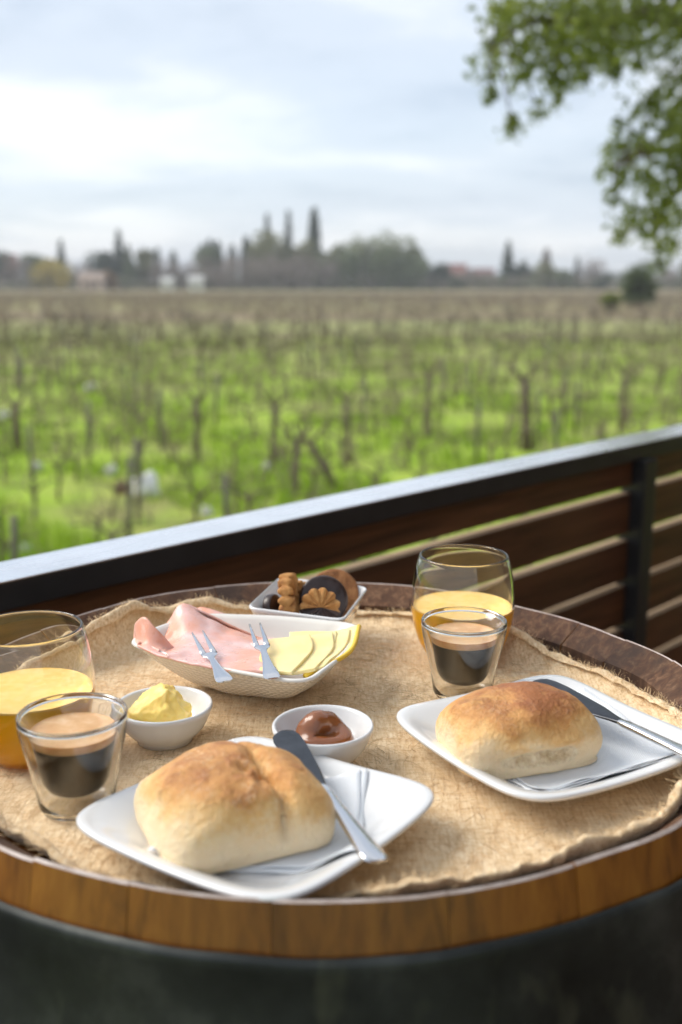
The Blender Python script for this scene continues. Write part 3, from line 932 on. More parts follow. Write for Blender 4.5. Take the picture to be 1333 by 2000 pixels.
# ------------------------------------------------------------------ bread rolls
def make_roll(M, sx, sy, sz, mat, label, seed, crease=None, scar=False):
    """pillow-shaped roll; local z=0 is its underside"""
    prof = [(0, 0), (.45, 0), (.78, 0.0), (.88, .012), (.935, .05), (.97, .13), (.995, .24), (1.0, .36), (.99, .48), (.965, .60), (.92, .71), (.85, .81), (.74, .89), (.58, .945), (.38, .978), (.18, .996), (0.0, 1.0)]
    NTt, NPp = 150, 70
    P = spline([(w_, 0, t_) for w_, t_ in prof], NPp)
    def fn(u, k):
        th = 2 * math.pi * k
        q = P[min(NPp - 1, int(round(u * (NPp - 1))))]
        w_, t_ = max(0.0002, q.x), min(1, max(0, q.z))
        n_ = 5.4 - 2.2 * smooth01((t_ - 0.25) / 0.75)
        c_, s_ = math.cos(th), math.sin(th)
        rr = 1 / (abs(c_) ** n_ + abs(s_) ** n_) ** (1 / n_)
        dx, dy = c_ * rr * w_, s_ * rr * w_
        x, y, z = dx * sx / 2, dy * sy / 2, t_ * sz
        if t_ > 0.3:                          # corners sit lower than the middle
            z *= 1 - 0.10 * smooth01((t_ - 0.3) / 0.5) * min(1, abs(dx * dy) * 2.2)
        nb = nz(x * 22 + seed, y * 22, z * 22) * 0.0050 + nz(x * 60 + seed, y * 60, z * 60) * 0.0012 + nz(x * 170 + seed, y * 170, z * 170) * 0.00045
        nd = Vector((x / sx, y / sy, (z - sz * 0.4) / sz))
        nd = nd.normalized() if nd.length > 1e-5 else Vector((0, 0, 1))
        if t_ > 0.05:
            x += nd.x * nb; y += nd.y * nb; z += nd.z * nb
        if crease is not None and t_ > 0.05:
            cxp = crease + 0.003 * nz(y * 60, z * 60, seed)
            g_ = math.exp(-((x - cxp) / 0.0022) ** 2) + 0.5 * math.exp(-((x - cxp) / 0.006) ** 2)
            front = smooth01((0.25 - y / sy) / 0.3)
            dep = g_ * 0.0070 * (0.22 + 0.78 * front) * smooth01((t_ - 0.12) / 0.3)
            y -= (nd.y * dep) * 1.2; z -= max(0, nd.z) * dep
            h_ = math.exp(-(((x - cxp + 0.005) / 0.011) ** 2 + ((y + 0.016) / 0.014) ** 2))
            if t_ > 0.5:
                z -= 0.0055 * h_ * (1 + 1.3 * nz(x * 160, y * 160, 3))
        if scar and s_ < -0.5:
            e_ = math.exp(-(((x + 0.001) / (sx * 0.25)) ** 4))
            a_ = e_ * math.exp(-(((z - sz * 0.30) / (sz * 0.10)) ** 2))
            y += a_ * 0.0075 * (1 + 0.9 * nz(x * 170, z * 170, 2.2))
            y -= 0.0035 * e_ * math.exp(-(((z - sz * 0.50) / (sz * 0.06)) ** 2))
        return (x, y, max(0, z))
    out, f = grid(NPp, NTt, fn, cv=True)
    o = mk('bread_roll', out, f, mat)
    o.matrix_world = M
    recalc(o)
    return tag(o, label, 'bread roll', 'bread rolls')
NRM = NPM @ Matrix.Rotation(-math.radians(54), 4, 'Z') @ Matrix.Translation((-0.0145, -0.0085, 0.0085)) @ Matrix.Rotation(math.radians(27), 4, 'Z')
make_roll(NRM, 0.100, 0.091, 0.048, bread_mat('floury_crust', 0.006, 0.051, 3.1, 1.0), 'square floury bread roll with a split seam across its top on the nearest plate', 1.7, crease=0.016)
FRM = FPM @ Matrix.Rotation(-math.radians(30), 4, 'Z') @ Matrix.Translation((-0.0215, -0.0110, 0.0080)) @ Matrix.Rotation(math.radians(19), 4, 'Z')
make_roll(FRM, 0.105, 0.076, 0.0455, bread_mat('golden_crust', 0.008, 0.046, 9.4, 0.4, (-0.001, 0.0130, 0.030, 0.0060)), 'smooth golden-brown bread roll with a pale split along its front side', 5.2, scar=True)

# ------------------------------------------------------------------ butter knives
def make_knife(A, B, up, L, label, roll=0.0, broll=0.0):
    root = empty('butter_knife')
    root.matrix_world = frame(A, B, up, roll)
    tag(root, label, 'knife', 'butter knives')
    s = L / 0.17
    blade = [(0.0, 0.0012, 0, 0.0003), (0.0015, 0.0048, 0, 0.0005), (0.005, 0.0078, 0, 0.0006), (0.012, 0.0093, 0, 0.0007), (0.024, 0.0094, 0, 0.0008), (0.042, 0.0080, 0, 0.0009),
             (0.062, 0.0062, 0, 0.0011), (0.076, 0.0042, 0, 0.0015), (0.082, 0.0034, 0, 0.0018)]
    handle = [(0.082, 0.0034, 0, 0.0018), (0.086, 0.0040, 0, 0.0024), (0.095, 0.0040, 0, 0.0026), (0.12, 0.0050, 0, 0.0027), (0.145, 0.0066, 0, 0.0026), (0.162, 0.0080, 0, 0.0023), (0.168, 0.0074, 0, 0.0019), (0.170, 0.0052, 0, 0.0010)]
    for nm, p in (('blade', blade), ('handle', handle)):
        v, f = bar([(x * s, w * s, z, t) for x, w, z, t in p], 14, 2.6)
        if nm == 'blade':
            tw = [broll * smooth01((0.084 * s - x) / (0.02 * s)) for x, _, _ in v]
            v = [(x, y * math.cos(a) - z * math.sin(a), y * math.sin(a) + z * math.cos(a)) for (x, y, z), a in zip(v, tw)]
        autosmooth(recalc(mk(nm, v, f, MAT['blade'] if nm == 'blade' else MAT['steel'], root)), 60)
    return root
kA = at_z(549, 1428, BZ + 0.031); kB = at_z(738, 1683, BZ + 0.026)
make_knife(kA, kB, (0.15, 0.05, 1), (kB - kA).length, 'butter knife with a dark blade resting over the nearest plate edge by the caramel bowl', broll=0.35)
kA = at_z(1043, 1330, BZ + 0.030); kB = at_z(1430, 1512, BZ + 0.030)
make_knife(kA, kA + (kB - kA), (0.1, 0.1, 1), 0.185, 'dark-bladed butter knife lying behind the golden roll with its handle off the far plate', broll=0.35)

# ------------------------------------------------------------------ dip bowls
def make_bowl(x, y, label):
    R_, H = 0.0345, 0.0305
    prof = [(0.0, 0.0045), (0.010, 0.0046), (0.018, 0.0070), (0.025, 0.0130), (0.0295, 0.0215), (0.0316, 0.0285), (0.0326, 0.0303), (0.0340, 0.0308), (0.0349, 0.0297), (0.0348, 0.0272), (0.0338, 0.0250),
            (0.0325, 0.0205), (0.0290, 0.0125), (0.0240, 0.0062), (0.0205, 0.0030), (0.0200, 0.0), (0.0185, 0.0), (0.0175, 0.0012), (0.0, 0.0012)]
    prof = [(r, z * 0.90) for r, z in prof]
    v, f = lathe(prof, 84)
    o = recalc(mk('dip_bowl', v, f, MAT['porcelain'], loc=(x, y, TZ + 0.0012)))
    return tag(o, label, 'bowl', 'small round white bowls')
BB = (-0.1275, 0.7195); CB = (-0.0125, 0.683)
make_bowl(*BB, 'small round white bowl holding a chunk of butter')
make_bowl(*CB, 'small round white bowl holding caramel spread')
# butter: a broken wedge with flat cut faces
def make_butter():
    bm = bmesh.new()
    base = [(-0.021, -0.013, 0.012), (0.004, -0.020, 0.010), (0.021, -0.010, 0.013), (0.020, 0.012, 0.012), (-0.004, 0.019, 0.012), (-0.020, 0.010, 0.012), (0.0, 0.0, 0.006)]
    top = [(-0.0225, -0.010, 0.0245), (-0.013, -0.0175, 0.0265), (0.006, -0.0165, 0.0275), (0.0065, -0.004, 0.040), (-0.001, 0.006, 0.0415), (-0.016, 0.008, 0.033), (0.019, -0.006, 0.024), (0.017, 0.008, 0.0275), (0.021, 0.001, 0.020), (0.006, 0.012, 0.036)]
    for p in base + top:
        bm.verts.new(p)
    bmesh.ops.convex_hull(bm, input=bm.verts)
    bmesh.ops.triangulate(bm, faces=bm.faces)
    for _ in range(4):
        bmesh.ops.subdivide_edges(bm, edges=list(bm.edges), cuts=1, use_grid_fill=True)
    bmesh.ops.smooth_vert(bm, verts=bm.verts, factor=0.5, use_axis_x=True, use_axis_y=True, use_axis_z=True)
    bm.normal_update()
    for q in bm.verts:
        c = q.co
        d = 0.0011 * nz(c.x * 110, c.y * 110, c.z * 110) + 0.0006 * nz(c.x * 330, c.y * 330, c.z * 330)
        # a ragged break on the right-hand side
        if c.x > 0.004:
            d += 0.0022 * nz(c.x * 190, c.y * 190, c.z * 190 + 9)
        q.co = c + q.normal * d
    me = bpy.data.meshes.new('butter'); bm.to_mesh(me); bm.free()
    me.materials.append(MAT['butter'])
    me.polygons.foreach_set('use_smooth', [True] * len(me.polygons))
    o = link('butter', me, None, (BB[0] - 0.002, BB[1] - 0.001, TZ + 0.0012), (0, 0, -0.12))
    return tag(o, 'broken yellow wedge of butter in a small white bowl', 'butter')
make_butter()
# caramel: two thick glossy folds of spread
def make_caramel():
    path = spline([(-0.013, 0.004, 0.016), (-0.012, 0.0, 0.0225), (-0.006, -0.001, 0.0285), (0.001, 0.004, 0.0275), (0.006, 0.006, 0.0225), (0.012, 0.0, 0.0195), (0.014, -0.008, 0.017), (0.006, -0.013, 0.016), (-0.005, -0.012, 0.017), (-0.013, -0.007, 0.016), (-0.011, 0.006, 0.013), (0.004, 0.010, 0.013)], 60)
    bm = bmesh.new()
    radii = [0.0075, 0.0086, 0.0086, 0.0080, 0.0078, 0.0076, 0.0074, 0.0072, 0.0072, 0.0075, 0.0085, 0.0085]
    v, f = [], []
    mball = bpy.data.metaballs.new('caramel_tmp'); mo = bpy.data.objects.new('caramel_tmp', mball)
    COL.objects.link(mo)
    mball.resolution = 0.0016; mball.render_resolution = 0.0016; mball.threshold = 0.35
    for i, p in enumerate(path):
        t = i / 59 * 11; k = min(int(t), 10)
        el = mball.elements.new(); el.co = p; el.radius = (radii[k] + (radii[k + 1] - radii[k]) * (t - k)) * 1.18
    for x, y, r in ((0, 0, 0.014), (0.008, 0.002, 0.011), (-0.006, -0.003, 0.012), (0.002, -0.007, 0.011)):
        el = mball.elements.new(); el.co = (x, y, 0.012); el.radius = r
    dg = bpy.context.evaluated_depsgraph_get(); dg.update()
    me = bpy.data.meshes.new_from_object(mo.evaluated_get(dg))
    bpy.data.objects.remove(mo); bpy.data.metaballs.remove(mball)
    me.name = 'caramel_spread'
    me.materials.clear(); me.materials.append(MAT['caramel'])
    for q in me.vertices:
        c = q.co
        c.z += 0.0007 * nz(c.x * 150, c.y * 60, c.z * 60)
    me.polygons.foreach_set('use_smooth', [True] * len(me.polygons))
    o = link('caramel_spread', me, None, (CB[0] + 0.001, CB[1] + 0.001, TZ + 0.0012), (0, 0, 0))
    return tag(o, 'glossy brown dollop of caramel spread in a small white bowl', 'caramel')
make_caramel()

# ------------------------------------------------------------------ boat dish with ham, cheese and forks
def rpoly(corners, rf, n, bow=0.0):
    """closed curve round a quad, corners rounded by Beziers, sides bowed outwards"""
    C_ = [Vector(c) for c in corners]
    m = len(C_); cen = sum(C_, Vector((0, 0, 0))) / m
    out = []
    per = n // m
    for i in range(m):
        A, B_, D = C_[i - 1], C_[i], C_[(i + 1) % m]
        p0 = B_ + (A - B_) * rf; p1 = B_ + (D - B_) * rf
        p2 = D + (B_ - D) * rf
        nc = per // 2
        for k in range(nc):
            t = k / nc
            out.append(p0 * (1 - t) ** 2 + B_ * 2 * t * (1 - t) + p1 * t * t)
        ns_ = per - nc
        nrm = ((B_ + D) / 2 - cen).normalized()
        for k in range(ns_):
            t = k / ns_
            out.append(p1 + (p2 - p1) * t + nrm * bow * math.sin(math.pi * t))
    return out
DO = Vector((-0.0745, 0.832, TZ))
rimc = [at_z(px_, py_, 0.0160).xy for px_, py_ in ((234, 1258), (604, 1343), (719, 1219), (392, 1197))]
basec = [(-0.120, 0.824), (-0.046, 0.793), (-0.028, 0.832), (-0.098, 0.862)]
DN = 160
def dcurve(t, z, off=0.0):
    c = []
    for (rx, ry), (bx, by) in zip(rimc, basec):
        e = t ** 0.92
        c.append((bx + (rx - bx) * e - DO.x, by + (ry - by) * e - DO.y, 0))
    P = rpoly(c, 0.30 - 0.10 * t, DN, 0.004)
    if off:
        P2 = []
        for i, p in enumerate(P):
            tg = (P[(i + 1) % DN] - P[i - 1]).normalized()
            P2.append(p + Vector((-tg.y, tg.x, 0)) * off)
        P = P2
    return [Vector((p.x, p.y, z)) for p in P]
DH = 0.0440
rings = [dcurve(0.0, 0.0, 0.004), dcurve(0.0, 0.0)] + [dcurve(t, DH * (t ** 1.25) + 0.0005) for t in (0.06, 0.14, 0.24, 0.36, 0.48, 0.6, 0.72, 0.84, 0.93)] + [dcurve(1.0, DH - 0.002), dcurve(1.0, DH, 0.0012), dcurve(1.0, DH, 0.0030)] + \
        [dcurve(t, DH * (t ** 1.25) + 0.0045 * (1 - t) + 0.0005, 0.0040) for t in (0.93, 0.8, 0.65, 0.5, 0.36, 0.22, 0.10, 0.02)]
v = [p for r in rings for p in r]
f = []
for i in range(len(rings) - 1):
    for k in range(DN):
        f.append((i * DN + k, i * DN + (k + 1) % DN, (i + 1) * DN + (k + 1) % DN, (i + 1) * DN + k))
f.append(tuple(range(DN))[::-1]); f.append(tuple((len(rings) - 1) * DN + k for k in range(DN)))
dish = empty('boat_dish', DO + Vector((0, 0, 0.0012)))
tag(dish, 'cream oblong dish with woven relief outside holding ham and cheese', 'dish')
recalc(mk('bowl_wall', v, f, MAT['woven'], dish))
# woven relief: small raised pads in staggered rows round the outside
bag = Bag()
for row in range(11):
    t = 0.10 + row * 0.075
    P = dcurve(t, DH * (t ** 1.25) + 0.0005); Pn = dcurve(t + 0.055, DH * ((t + 0.055) ** 1.25) + 0.0005)
    per_ = sum((P[i] - P[i - 1]).length for i in range(DN))
    npad = int(per_ / 0.0058)
    acc = [0.0]
    for i in range(DN):
        acc.append(acc[-1] + (P[(i + 1) % DN] - P[i]).length)
    def pt(Q, s):
        s = s % acc[-1]
        k = max(0, min(DN - 1, int(np.searchsorted(acc, s)) - 1))
        w_ = (s - acc[k]) / max(1e-9, acc[k + 1] - acc[k])
        return Q[k].lerp(Q[(k + 1) % DN], w_)
    for k in range(npad):
        s0 = (k + 0.5 * (row % 2)) * acc[-1] / npad; s1 = s0 + acc[-1] / npad * 0.82
        a_, b_, c_, d_ = pt(P, s0), pt(P, s1), pt(Pn, s1), pt(Pn, s0)
        nrm = (b_ - a_).cross(d_ - a_).normalized()
        cen = (a_ + b_ + c_ + d_) / 4
        hgt = nrm * 0.0005
        inn = [cen + (q - cen) * 0.6 + hgt for q in (a_, b_, c_, d_)]
        sk = nrm * -0.0003
        bag.add([a_ + sk, b_ + sk, c_ + sk, d_ + sk] + inn, [(0, 1, 5, 4), (1, 2, 6, 5), (2, 3, 7, 6), (3, 0, 4, 7), (4, 5, 6, 7)])
tag(bag.build('woven_relief', MAT['woven'], dish), kind='stuff')

def A3(l):
    return [at_y(p[0], p[1], p[2] * 0.984) if p[2] > 0.5 else at_z(p[0], p[1], p[2] + 0.0055) for p in l]
def make_sheet(name, curves, mat, t, label, cat, group, nu=26, nv=34, rough=0.0012, seed=0.0):
    cs = [A3(c) for c in curves]
    v, f = loft(cs, nu, nv)
    v = [Vector(p) + Vector((nz(p.x * 45, p.y * 45, seed), nz(p.x * 45, p.y * 45, seed + 5), nz(p.x * 55, p.y * 55, seed + 9) + 0.5 * nz(p.x * 120, p.y * 120, seed + 3))) * rough for p in v]
    o = mk(name, v, f, mat)
    solidify(o, t)
    return tag(o, label, cat, group)
G_HAM = 'ham slices folded in the dish'
make_sheet('ham_slice', [
    [(314, 1240, .866), (334, 1210, .872), (357, 1180, .876), (405, 1208, .870), (455, 1232, .868), (508, 1252, .866)],
    [(318, 1252, .852), (338, 1228, .860), (362, 1208, .862), (410, 1228, .856), (460, 1245, .853), (514, 1259, .851)],
    [(324, 1268, .836), (345, 1254, .842), (372, 1240, .843), (420, 1252, .838), (470, 1262, .834), (522, 1268, .833)],
    [(326, 1278, .0130), (349, 1274, .0120), (378, 1271, .0105), (432, 1280, .0100), (480, 1286, .0100), (528, 1291, .0100)],
    [(328, 1287, .0115), (352, 1293, .0112), (385, 1300, .0110), (440, 1308, .0110), (485, 1312, .0110), (526, 1314, .0110)]], MAT['ham'], 0.0018,
    'broad pink ham slice with a tall peaked fold, under the forks', 'ham', G_HAM, 40, 50, 0.0014, 1)
make_sheet('ham_slice', [
    [(358, 1181, .884), (376, 1186, .884), (410, 1202, .880), (460, 1226, .877), (512, 1248, .875)],
    [(362, 1190, .892), (380, 1194, .892), (415, 1210, .888), (465, 1233, .884), (515, 1253, .881)],
    [(372, 1215, .902), (392, 1218, .902), (425, 1228, .898), (470, 1244, .892), (518, 1260, .887)]], MAT['ham'], 0.0018,
    'pink ham layer folded down behind the tall peak', 'ham', G_HAM, 18, 36, 0.0008, 6)
make_sheet('ham_slice', [
    [(318, 1262, .848), (296, 1240, .852), (276, 1216, .848), (266, 1222, .838), (270, 1214, .828), (284, 1205, .822), (300, 1220, .816), (318, 1240, .815), (338, 1262, .822), (356, 1276, .832)],
    [(314, 1272, .846), (292, 1252, .850), (272, 1238, .846), (264, 1244, .836), (270, 1250, .824), (283, 1252, .813), (300, 1260, .808), (320, 1268, .808), (340, 1278, .815), (360, 1286, .825)],
    [(312, 1272, .0125), (292, 1262, .0125), (276, 1256, .0130), (270, 1260, .0125), (276, 1265, .0120), (287, 1271, .0118), (303, 1278, .0116), (322, 1284, .0116), (342, 1287, .0118), (364, 1289, .0120)]], MAT['ham'], 0.0019,
    'orange-pink ham slice rolled upright at the left end of the dish', 'ham', G_HAM, 20, 60, 0.0008, 2)
make_sheet('ham_slice', [
    [(376, 1200, .915), (396, 1187, .912), (442, 1202, .905), (512, 1232, .895), (575, 1248, .885)],
    [(380, 1213, .905), (404, 1203, .898), (455, 1222, .89), (520, 1245, .885), (575, 1256, .878)],
    [(392, 1232, .885), (420, 1230, .88), (470, 1243, .872), (530, 1256, .868), (575, 1266, .862)]], MAT['ham'], 0.0016,
    'narrow pink ham slice behind the peaked one along the back of the dish', 'ham', G_HAM, 20, 36, 0.0012, 3)
make_sheet('ham_slice', [
    [(478, 1262, .846), (520, 1248, .852), (560, 1250, .852), (584, 1262, .843)],
    [(474, 1266, .838), (520, 1255, .838), (566, 1256, .836), (588, 1270, .828)],
    [(470, 1277, .824), (520, 1272, .822), (566, 1266, .822), (587, 1279, .816)],
    [(466, 1292, .806), (520, 1290, .806), (558, 1284, .808), (576, 1290, .808)],
    [(462, 1303, .793), (520, 1302, .795), (552, 1296, .80), (566, 1298, .803)]], MAT['ham'], 0.0017,
    'pink ham slice curled over at its orange end beside the cheese', 'ham', G_HAM, 26, 34, 0.0012, 4)
G_CH = 'cheese slices fanned in the dish'
CH = [
    ([(606, 1243, .009), (600, 1277, .008), (572, 1313, .010)], [(655, 1235, .012), (646, 1270, .011), (612, 1311, .012)], [(702, 1223, .0170), (682, 1274, .0150), (600, 1318, .0125)], 'cheese slice lying lowest, with a bright yellow rind against the dish corner'),
    ([(586, 1246, .012), (578, 1280, .011), (556, 1314, .0125)], [(638, 1238, .0140), (630, 1272, .0130), (594, 1312, .0138)], [(686, 1230, .0170), (675, 1264, .0155), (634, 1304, .0150)], 'pale cheese slice next to the rinded one in the dish'),
    ([(552, 1252, .0140), (542, 1284, .0130), (535, 1315, .0140)], [(602, 1244, .0155), (600, 1276, .0148), (574, 1315, .0150)], [(650, 1238, .0172), (650, 1270, .0162), (616, 1308, .0160)], 'pale cheese slice second from the curled ham'),
    ([(522, 1252, .0155), (508, 1284, .0145), (508, 1313, .0145)], [(566, 1246, .0170), (564, 1278, .0162), (540, 1314, .0160)], [(606, 1241, .0185), (611, 1270, .0178), (570, 1315, .0172)], 'pale cheese slice lying uppermost, partly under the curled ham'),
    ([(566, 1236, .0150), (566, 1245, .0145), (568, 1258, .0140)], [(612, 1235, .0158), (612, 1245, .0150), (612, 1258, .0145)], [(658, 1235, .0165), (658, 1245, .0158), (656, 1256, .0150)], 'narrow strip of cheese slice showing along the back of the fan'),
]
for i, (c0, c1, c2, lab) in enumerate(CH):
    c0, c1, c2 = [[(a_, b_, z_ - 0.0040) for (a_, b_, z_) in c_] for c_ in (c0, c1, c2)]
    o = make_sheet('cheese_slice', [c0, c1, c2], MAT['cheese'], 0.0028, lab, 'cheese', G_CH, 20, 20, 0.0007, 20 + i)
    bv = o.modifiers.new('soft_edge', 'BEVEL'); bv.width = 0.0007; bv.segments = 2; bv.limit_method = 'ANGLE'
    if i == 0:
        e = [A3([c0[2]])[0], A3([c1[2]])[0], A3([c2[2]])[0], A3([c2[1]])[0], A3([c2[0]])[0]]
        pe = spline(e[1:], 30)
        tv, tf = tube(pe, [0.0019] * 30, 8)
        tag(mk('rind', tv, tf, MAT['rind'], o), 'bright yellow rind edge')
# two-tined cocktail forks
def make_fork(tip, junction, end, label):
    T_, J, E_ = A3([tip, junction, end])
    root = empty('cocktail_fork')
    root.matrix_world = frame(E_, T_, (0, -0.25, 1))
    tag(root, label, 'fork', 'small two-tined forks')
    MI = root.matrix_world.inverted()
    j = MI @ J; L = (T_ - E_).length
    lj = j.x
    zj = j.z
    prof = [(0.0, 0.0046, 0.0, 0.0005), (0.0015, 0.0062, 0.0, 0.0010), (0.008, 0.0060, zj * 0.15, 0.0011), (lj * 0.55, 0.0036, zj * 0.55, 0.0011), (lj * 0.9, 0.0026, zj * 0.92, 0.0012), (lj * 1.0, 0.0030, zj, 0.0011), (lj + 0.004, 0.0060, zj * 0.97, 0.0009), (lj + 0.008, 0.0062, zj * 0.9, 0.0009)]
    v, f = bar(prof, 12, 2.6)
    autosmooth(recalc(mk('handle', v, f, MAT['steel'], root)), 60)
    for s in (-1, 1):
        n = 6
        tv = []
        for k in range(n):
            t = k / (n - 1)
            tv.append((lj + 0.0065 + (L - lj - 0.0065) * t, 0.0019 * (1 - t) + 0.0006, zj * (1 - t) * 0.92, 0.0009 * (1 - 0.5 * t)))
        v, f = bar(tv, 8, 2.4)
        v = [(x, y + s * (0.0039 + 0.0004 * (x - lj) / (L - lj)), z) for x, y, z in v]
        recalc(mk('tine', v, f, MAT['steel'], root))
    return root
make_fork((386, 1234, .0200), (411, 1285, .0150), (440, 1331, .0130), 'two-tined cocktail fork on the ham, the one farther from the cheese')
make_fork((498, 1218, .0210), (509, 1270, .0175), (532, 1325, .0135), 'two-tined cocktail fork between the ham and the cheese')

# ------------------------------------------------------------------ square bowl of biscuits
CO = Vector((-0.031, 0.930, TZ + 0.0012))
crn = [(q_.x - CO.x, q_.y - CO.y) for q_ in (at_z(px_, py_, 0.0100) for px_, py_ in ((482, 1204), (672, 1229), (720, 1163), (546, 1143)))]
QN = 120
def qcurve(s, z, off=0.0):
    c = [(x * s * (1 - off / 0.05), y * s * (1 - off / 0.05), 0) for x, y in crn]
    return [Vector((p.x, p.y, z)) for p in rpoly(c, 0.12, QN, 0.0)]
QH = 0.0440
rings = [qcurve(0.60, 0.0), qcurve(0.66, 0.0005)] + [qcurve(0.66 + 0.34 * t ** 1.1, QH * t) for t in (0.15, 0.35, 0.55, 0.75, 0.92)] + [qcurve(1.01, QH), qcurve(1.0, QH + 0.0012), qcurve(0.985, QH + 0.0016), qcurve(0.955, QH + 0.0006)] + \
        [qcurve(0.945 - 0.34 * (1 - t) ** 1.0, QH * t * 0.98) for t in (0.9, 0.7, 0.5, 0.3, 0.16)] + [qcurve(0.54, 0.0042)]
v = [p for r in rings for p in r]
f = []
for i in range(len(rings) - 1):
    for k in range(QN):
        f.append((i * QN + k, i * QN + (k + 1) % QN, (i + 1) * QN + (k + 1) % QN, (i + 1) * QN + k))
f.append(tuple(range(QN))[::-1]); f.append(tuple((len(rings) - 1) * QN + k for k in range(QN)))
o = recalc(mk('square_bowl', v, f, MAT['porcelain'], loc=CO))
autosmooth(o, 60)
tag(o, 'square white bowl of biscuits near the back rim of the barrel', 'bowl')
def disc(Rd, T, n=96, scal=0, sa=0.0, ridge_=0.0, th0=0.0, th1=2 * math.pi, grow=0.0, seed=0.0, bumps=0.0):
    """biscuit in the XY plane, thickness along Z; optional scalloped radial ridges"""
    NRr = 10
    prof = [(k / NRr, 1.0) for k in range(NRr)] + [(0.97, 0.9), (1.0, 0.55), (1.012, 0.0), (1.0, -0.55), (0.97, -0.9)] + [(k / NRr, -1.0) for k in range(NRr - 1, -1, -1)]
    full = abs(th1 - th0 - 2 * math.pi) < 1e-6
    def fn(u, w):
        th = th0 + (th1 - th0) * u
        q, s = prof[min(len(prof) - 1, int(round(w * (len(prof) - 1))))]
        lob = abs(math.cos(scal * th / 2)) if scal else 0
        r = (Rd * (1 + sa * (lob - 0.5)) + grow) * q
        z = s * (T / 2 + grow) * (1 - 0.18 * q * q)
        if scal and abs(s) > 0.4:
            z += s * ridge_ * (lob - 0.5) * min(1, q * 1.4)
        x, y = r * math.cos(th), r * math.sin(th)
        z += bumps * nz(x * 130 + seed, y * 130, s * 3) * s
        return (x, y, z)
    return grid(n, len(prof), fn, cu=full)
def make_biscuit(center, face, up, geo, mat, label, group='biscuits in the square bowl', choc=None, dots=False):
    """face: direction the flat side looks; up: in-plane up"""
    z = Vector(face).normalized(); y = (Vector(up) - z * Vector(up).dot(z)).normalized(); x = y.cross(z)
    M = Matrix((x, y, z)).transposed().to_4x4(); M.translation = Vector(center)
    root = empty('biscuit'); root.matrix_world = M
    tag(root, label, 'biscuit', group)
    v, f = geo
    recalc(mk('biscuit_body', v, f, mat, root))
    if choc:
        v, f = choc
        recalc(mk('chocolate_coat', v, f, MAT['choc'], root))
    if dots:
        for k in range(7):
            a, r = k * 2.4, 0.004 + 0.0018 * k
            cv_, cf_ = lathe([(0, 0.0012), (0.0014, 0.0008), (0.0019, 0), (0, -0.001)], 8)
            mk('chocolate_chip', cv_, cf_, MAT['choc'], root, loc=(r * math.cos(a), r * math.sin(a), 0.0053))
    return root
make_biscuit(at_y(625, 1188, .915), (0.25, -0.86, 0.42), (-0.25, 0.3, 1), disc(0.0175, 0.010, 120, 11, 0.12, 0.0042, 0, 2 * math.pi, seed=1, bumps=0.0008), MAT['biscuit'],
             'scalloped shell biscuit half dipped in chocolate, front of the square bowl', choc=disc(0.0177, 0.0105, 60, 11, 0.08, 0.003, math.radians(172), math.radians(332), 0.0007, 2, 0.0005))
make_biscuit(at_y(632, 1172, .937), (0.15, -0.90, 0.35), (0, 0.2, 1), disc(0.0225, 0.009, 90, seed=3, bumps=0.0006), MAT['choc'], 'round biscuit fully coated in dark chocolate behind the shell biscuit')
make_biscuit(at_y(652, 1160, .958), (-0.1, -0.9, 0.40), (0, 0.3, 1), disc(0.0235, 0.010, 90, seed=4, bumps=0.0014), MAT['biscuit_dark'], 'large round brown biscuit standing at the back of the square bowl', dots=True)
make_biscuit(at_y(565, 1165, .925), (0.985, -0.10, 0.10), (-0.08, 0.35, 1), disc(0.0205, 0.0115, 110, 13, 0.10, 0.0046, seed=5, bumps=0.0008), MAT['biscuit'], 'ridged biscuit standing on edge like a tall finger, end-on to the viewer')
make_biscuit(at_y(586, 1160, .945), (0.75, -0.6, 0.3), (0, 0.3, 1), disc(0.0120, 0.011, 70, 7, 0.10, 0.003, seed=6, bumps=0.0012), MAT['biscuit'], 'small pale biscuit tucked behind the upright ridged one')
make_biscuit(at_y(532, 1186, .925), (0.90, -0.42, 0.12), (0, 0.2, 1), disc(0.0120, 0.0095, 70, seed=7, bumps=0.0005), MAT['choc'], 'small dark chocolate biscuit in the corner of the bowl nearest the ham')

